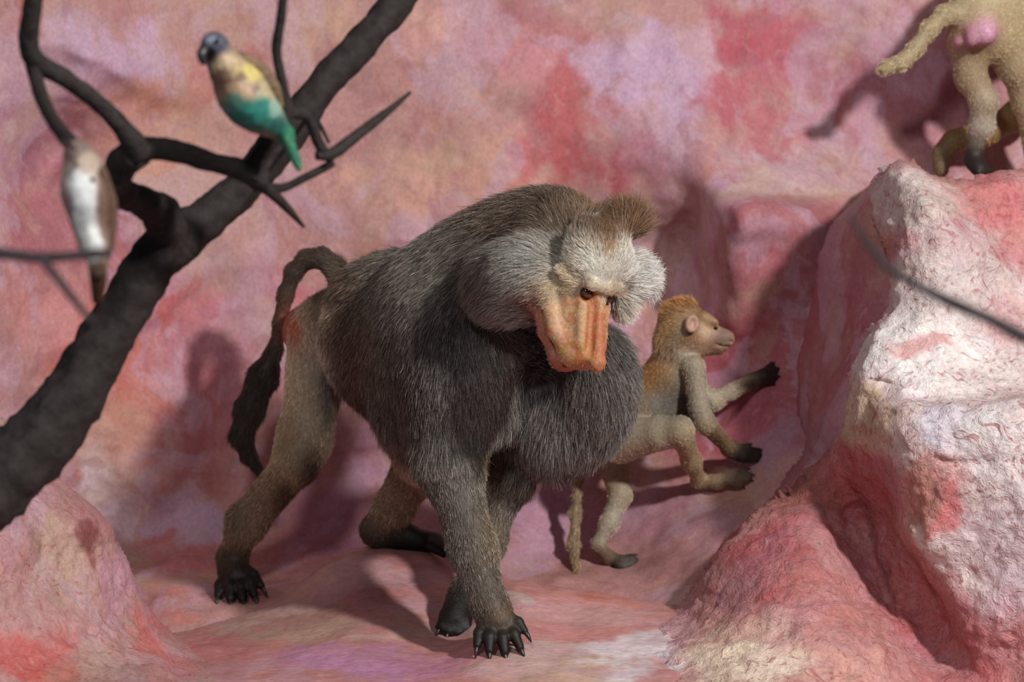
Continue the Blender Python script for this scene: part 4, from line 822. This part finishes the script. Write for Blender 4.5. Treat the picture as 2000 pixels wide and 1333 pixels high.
# loose twigs close to the viewer
t1 = px_tube('twig', [(-300, 1200, -1.22), (-470, 1000, -1.35), (-560, 700, -1.7), (-430, 500, -1.95), (-260, 476, -2.0), (-100, 488, -2.0), (0, 495, -2.0), (80, 503, -2.0), (160, 498, -2.0), (215, 494, -2.0)], [26, 24, 22, 20, 17, 15, 12, 11, 10, 8], M_GREYTWIG, None, sides=10, sub=6, rough=.1)
s1 = px_tube('side_twig', [(78, 503, -2.0), (105, 535, -2.02), (140, 580, -2.05), (182, 632, -2.08)], [8, 8, 8, 6], M_GREYTWIG, t1, sides=10, sub=6)
tag(t1, 'thin grey forked twig crossing below the grey bird', 'twig')
t2 = px_tube('twig', [(1660, 420, -2.15), (1690, 470, -2.15), (1730, 518, -2.15), (1790, 556, -2.15), (1860, 592, -2.15), (1930, 622, -2.15), (2010, 664, -2.15), (2150, 730, -2.15), (2400, 860, -2.1), (2650, 1150, -1.9), (2750, 1500, -1.6), (2780, 1800, -1.4)], [4, 7, 8, 9, 12, 12, 14, 18, 22, 26, 28, 30], M_GREYTWIG, None, sides=10, sub=6, rough=.1)
tag(t2, 'thin bare twig curving in front of the white outcrop', 'twig')

# ------------------------------------------------------------------ birds
def bird(name, label, spec, paints, base, h=.0035, **kw):
    e = empty(name); e.location = at(*spec['origin']); inv = -np.array(e.location); tag(e, label, 'bird')
    b = Body()
    for x in spec['blobs']: b.blob(*x[:6], rot=x[6], k=.014)
    for pts, rad in spec.get('limbs', []): b.limb(pts, rad, k=.012)
    P, Fq = build_body(b, h, smooth=2); qx, qy = project(P)
    C = np.tile(np.asarray(base, float), (len(P), 1)); w = 7 * fbm(P * 40, 3); w2 = 7 * fbm(P * 40 + 20, 3)
    for (x, y, rx, ry, c, s) in paints:
        d = np.sqrt(((qx + w - x) / rx) ** 2 + ((qy + w2 - y) / ry) ** 2); a = s * (1 - sstep(.6, 1.15, d)); C = C * (1 - a[:, None]) + np.asarray(c, float) * a[:, None]
    N = vert_normals(P, Fq); P2 = P + N * (.0012 * fbm(P * 120, 2))[:, None]
    o = mesh_from('body', P2 + inv, Fq, M_SKIN, e); set_color(o, 'paint', lin(C))
    return e, inv
def feather_part(name, e, inv, pts, rad, rgb, flat=1.0, mat=None, label=None):
    o = px_tube(name, pts, rad, mat or plain('plumage', rgb, .7, .2, noise=160), e, sides=12, sub=6); o.location = inv
    if label: o['label'] = label
    return o
par, inv = bird('parrot', 'brown and turquoise parrot perched on the twigs of the bare tree',
    dict(origin=(560, 290, -1.24), blobs=[(418, 88, -1.30, 27, 26, .022, 0), (440, 128, -1.29, 34, 36, .026, 30), (476, 185, -1.27, 52, 78, .040, -32), (515, 225, -1.25, 36, 44, .030, -32)],
         limbs=[([(530, 236, -1.24), (556, 262, -1.235), (568, 282, -1.23)], [26, 16, 10])]),
    [(418, 84, 34, 34, (76, 78, 92), 1), (408, 104, 16, 20, (30, 28, 34), 1), (410, 78, 14, 10, (130, 142, 160), .8), (446, 128, 34, 28, (182, 160, 130), .9), (490, 140, 30, 24, (206, 190, 110), .8), (440, 160, 26, 30, (130, 100, 84), .8), (470, 176, 30, 24, (176, 146, 118), .8), (525, 180, 26, 30, (176, 164, 130), .8), (500, 226, 62, 36, (38, 116, 106), .95), (456, 205, 22, 26, (70, 116, 104), .8), (540, 212, 16, 22, (176, 190, 172), .7), (470, 150, 10, 12, (92, 70, 60), .7), (500, 176, 12, 10, (100, 80, 66), .6), (548, 250, 24, 22, (30, 92, 84), .9), (568, 272, 26, 34, (36, 112, 84), .9)], (142, 120, 98))
feather_part('beak', par, inv, [(402, 92, -1.318), (394, 104, -1.326), (396, 120, -1.328), (402, 126, -1.325)], [10, 10, 7, 2], (48, 46, 50), mat=plain('beak_horn', (40, 38, 42), .35))
feather_part('tail', par, inv, [(556, 262, -1.25), (570, 292, -1.25), (580, 318, -1.25), (586, 334, -1.25)], [11, 11, 9, 4], (58, 116, 92), label='green tail')
feather_part('wing', par, inv, [(462, 112, -1.27), (500, 134, -1.25), (530, 170, -1.23), (548, 210, -1.22)], [14, 20, 17, 8], (120, 100, 80), label='brown folded wing')
ball('eye', at(424, 80, -1.322) + inv, .003, M_EYE, par)
feather_part('foot', par, inv, [(520, 250, -1.25), (528, 262, -1.255), (536, 262, -1.24)], [6, 5, 4], (70, 60, 60))
feather_part('foot', par, inv, [(545, 258, -1.24), (550, 240, -1.245), (556, 232, -1.22)], [6, 5, 4], (70, 60, 60))
fin, inv = bird('small_bird', 'small grey-breasted brown bird clinging upright to the tree',
    dict(origin=(170, 330, -1.6), blobs=[(150, 298, -1.57, 26, 27, .02, 10), (168, 372, -1.57, 50, 78, .036, -6), (182, 450, -1.57, 36, 70, .028, -6)], limbs=[([(186, 480, -1.6), (192, 530, -1.6)], [24, 18])]),
    [(150, 295, 34, 30, (122, 104, 98), 1), (160, 390, 40, 74, (232, 234, 234), 1), (178, 470, 26, 60, (220, 222, 220), .95), (205, 390, 20, 80, (118, 92, 78), .9), (130, 420, 14, 60, (120, 84, 88), .7), (175, 320, 26, 24, (186, 166, 150), .8), (192, 535, 24, 30, (90, 66, 54), .9)], (150, 128, 118))
feather_part('tail', fin, inv, [(190, 510, -1.6), (192, 550, -1.59), (190, 590, -1.58)], [19, 17, 10], (88, 58, 44), label='dark brown tail')
feather_part('wing', fin, inv, [(196, 330, -1.585), (214, 400, -1.575), (212, 470, -1.575), (204, 520, -1.575)], [10, 16, 13, 5], (104, 80, 66), label='brown folded wing')
feather_part('beak', fin, inv, [(136, 284, -1.62), (122, 278, -1.635), (112, 276, -1.645)], [7, 5, 1.5], (44, 38, 38), mat=plain('finch_beak', (44, 38, 38), .4))
ball('eye', at(146, 290, -1.622) + inv, .0026, M_EYE, fin)
for dx in (0, 22): feather_part('foot', fin, inv, [(158 + dx, 352, -1.6), (160 + dx, 340, -1.56), (166 + dx, 330, -1.53)], [5, 5, 4], (60, 52, 50))
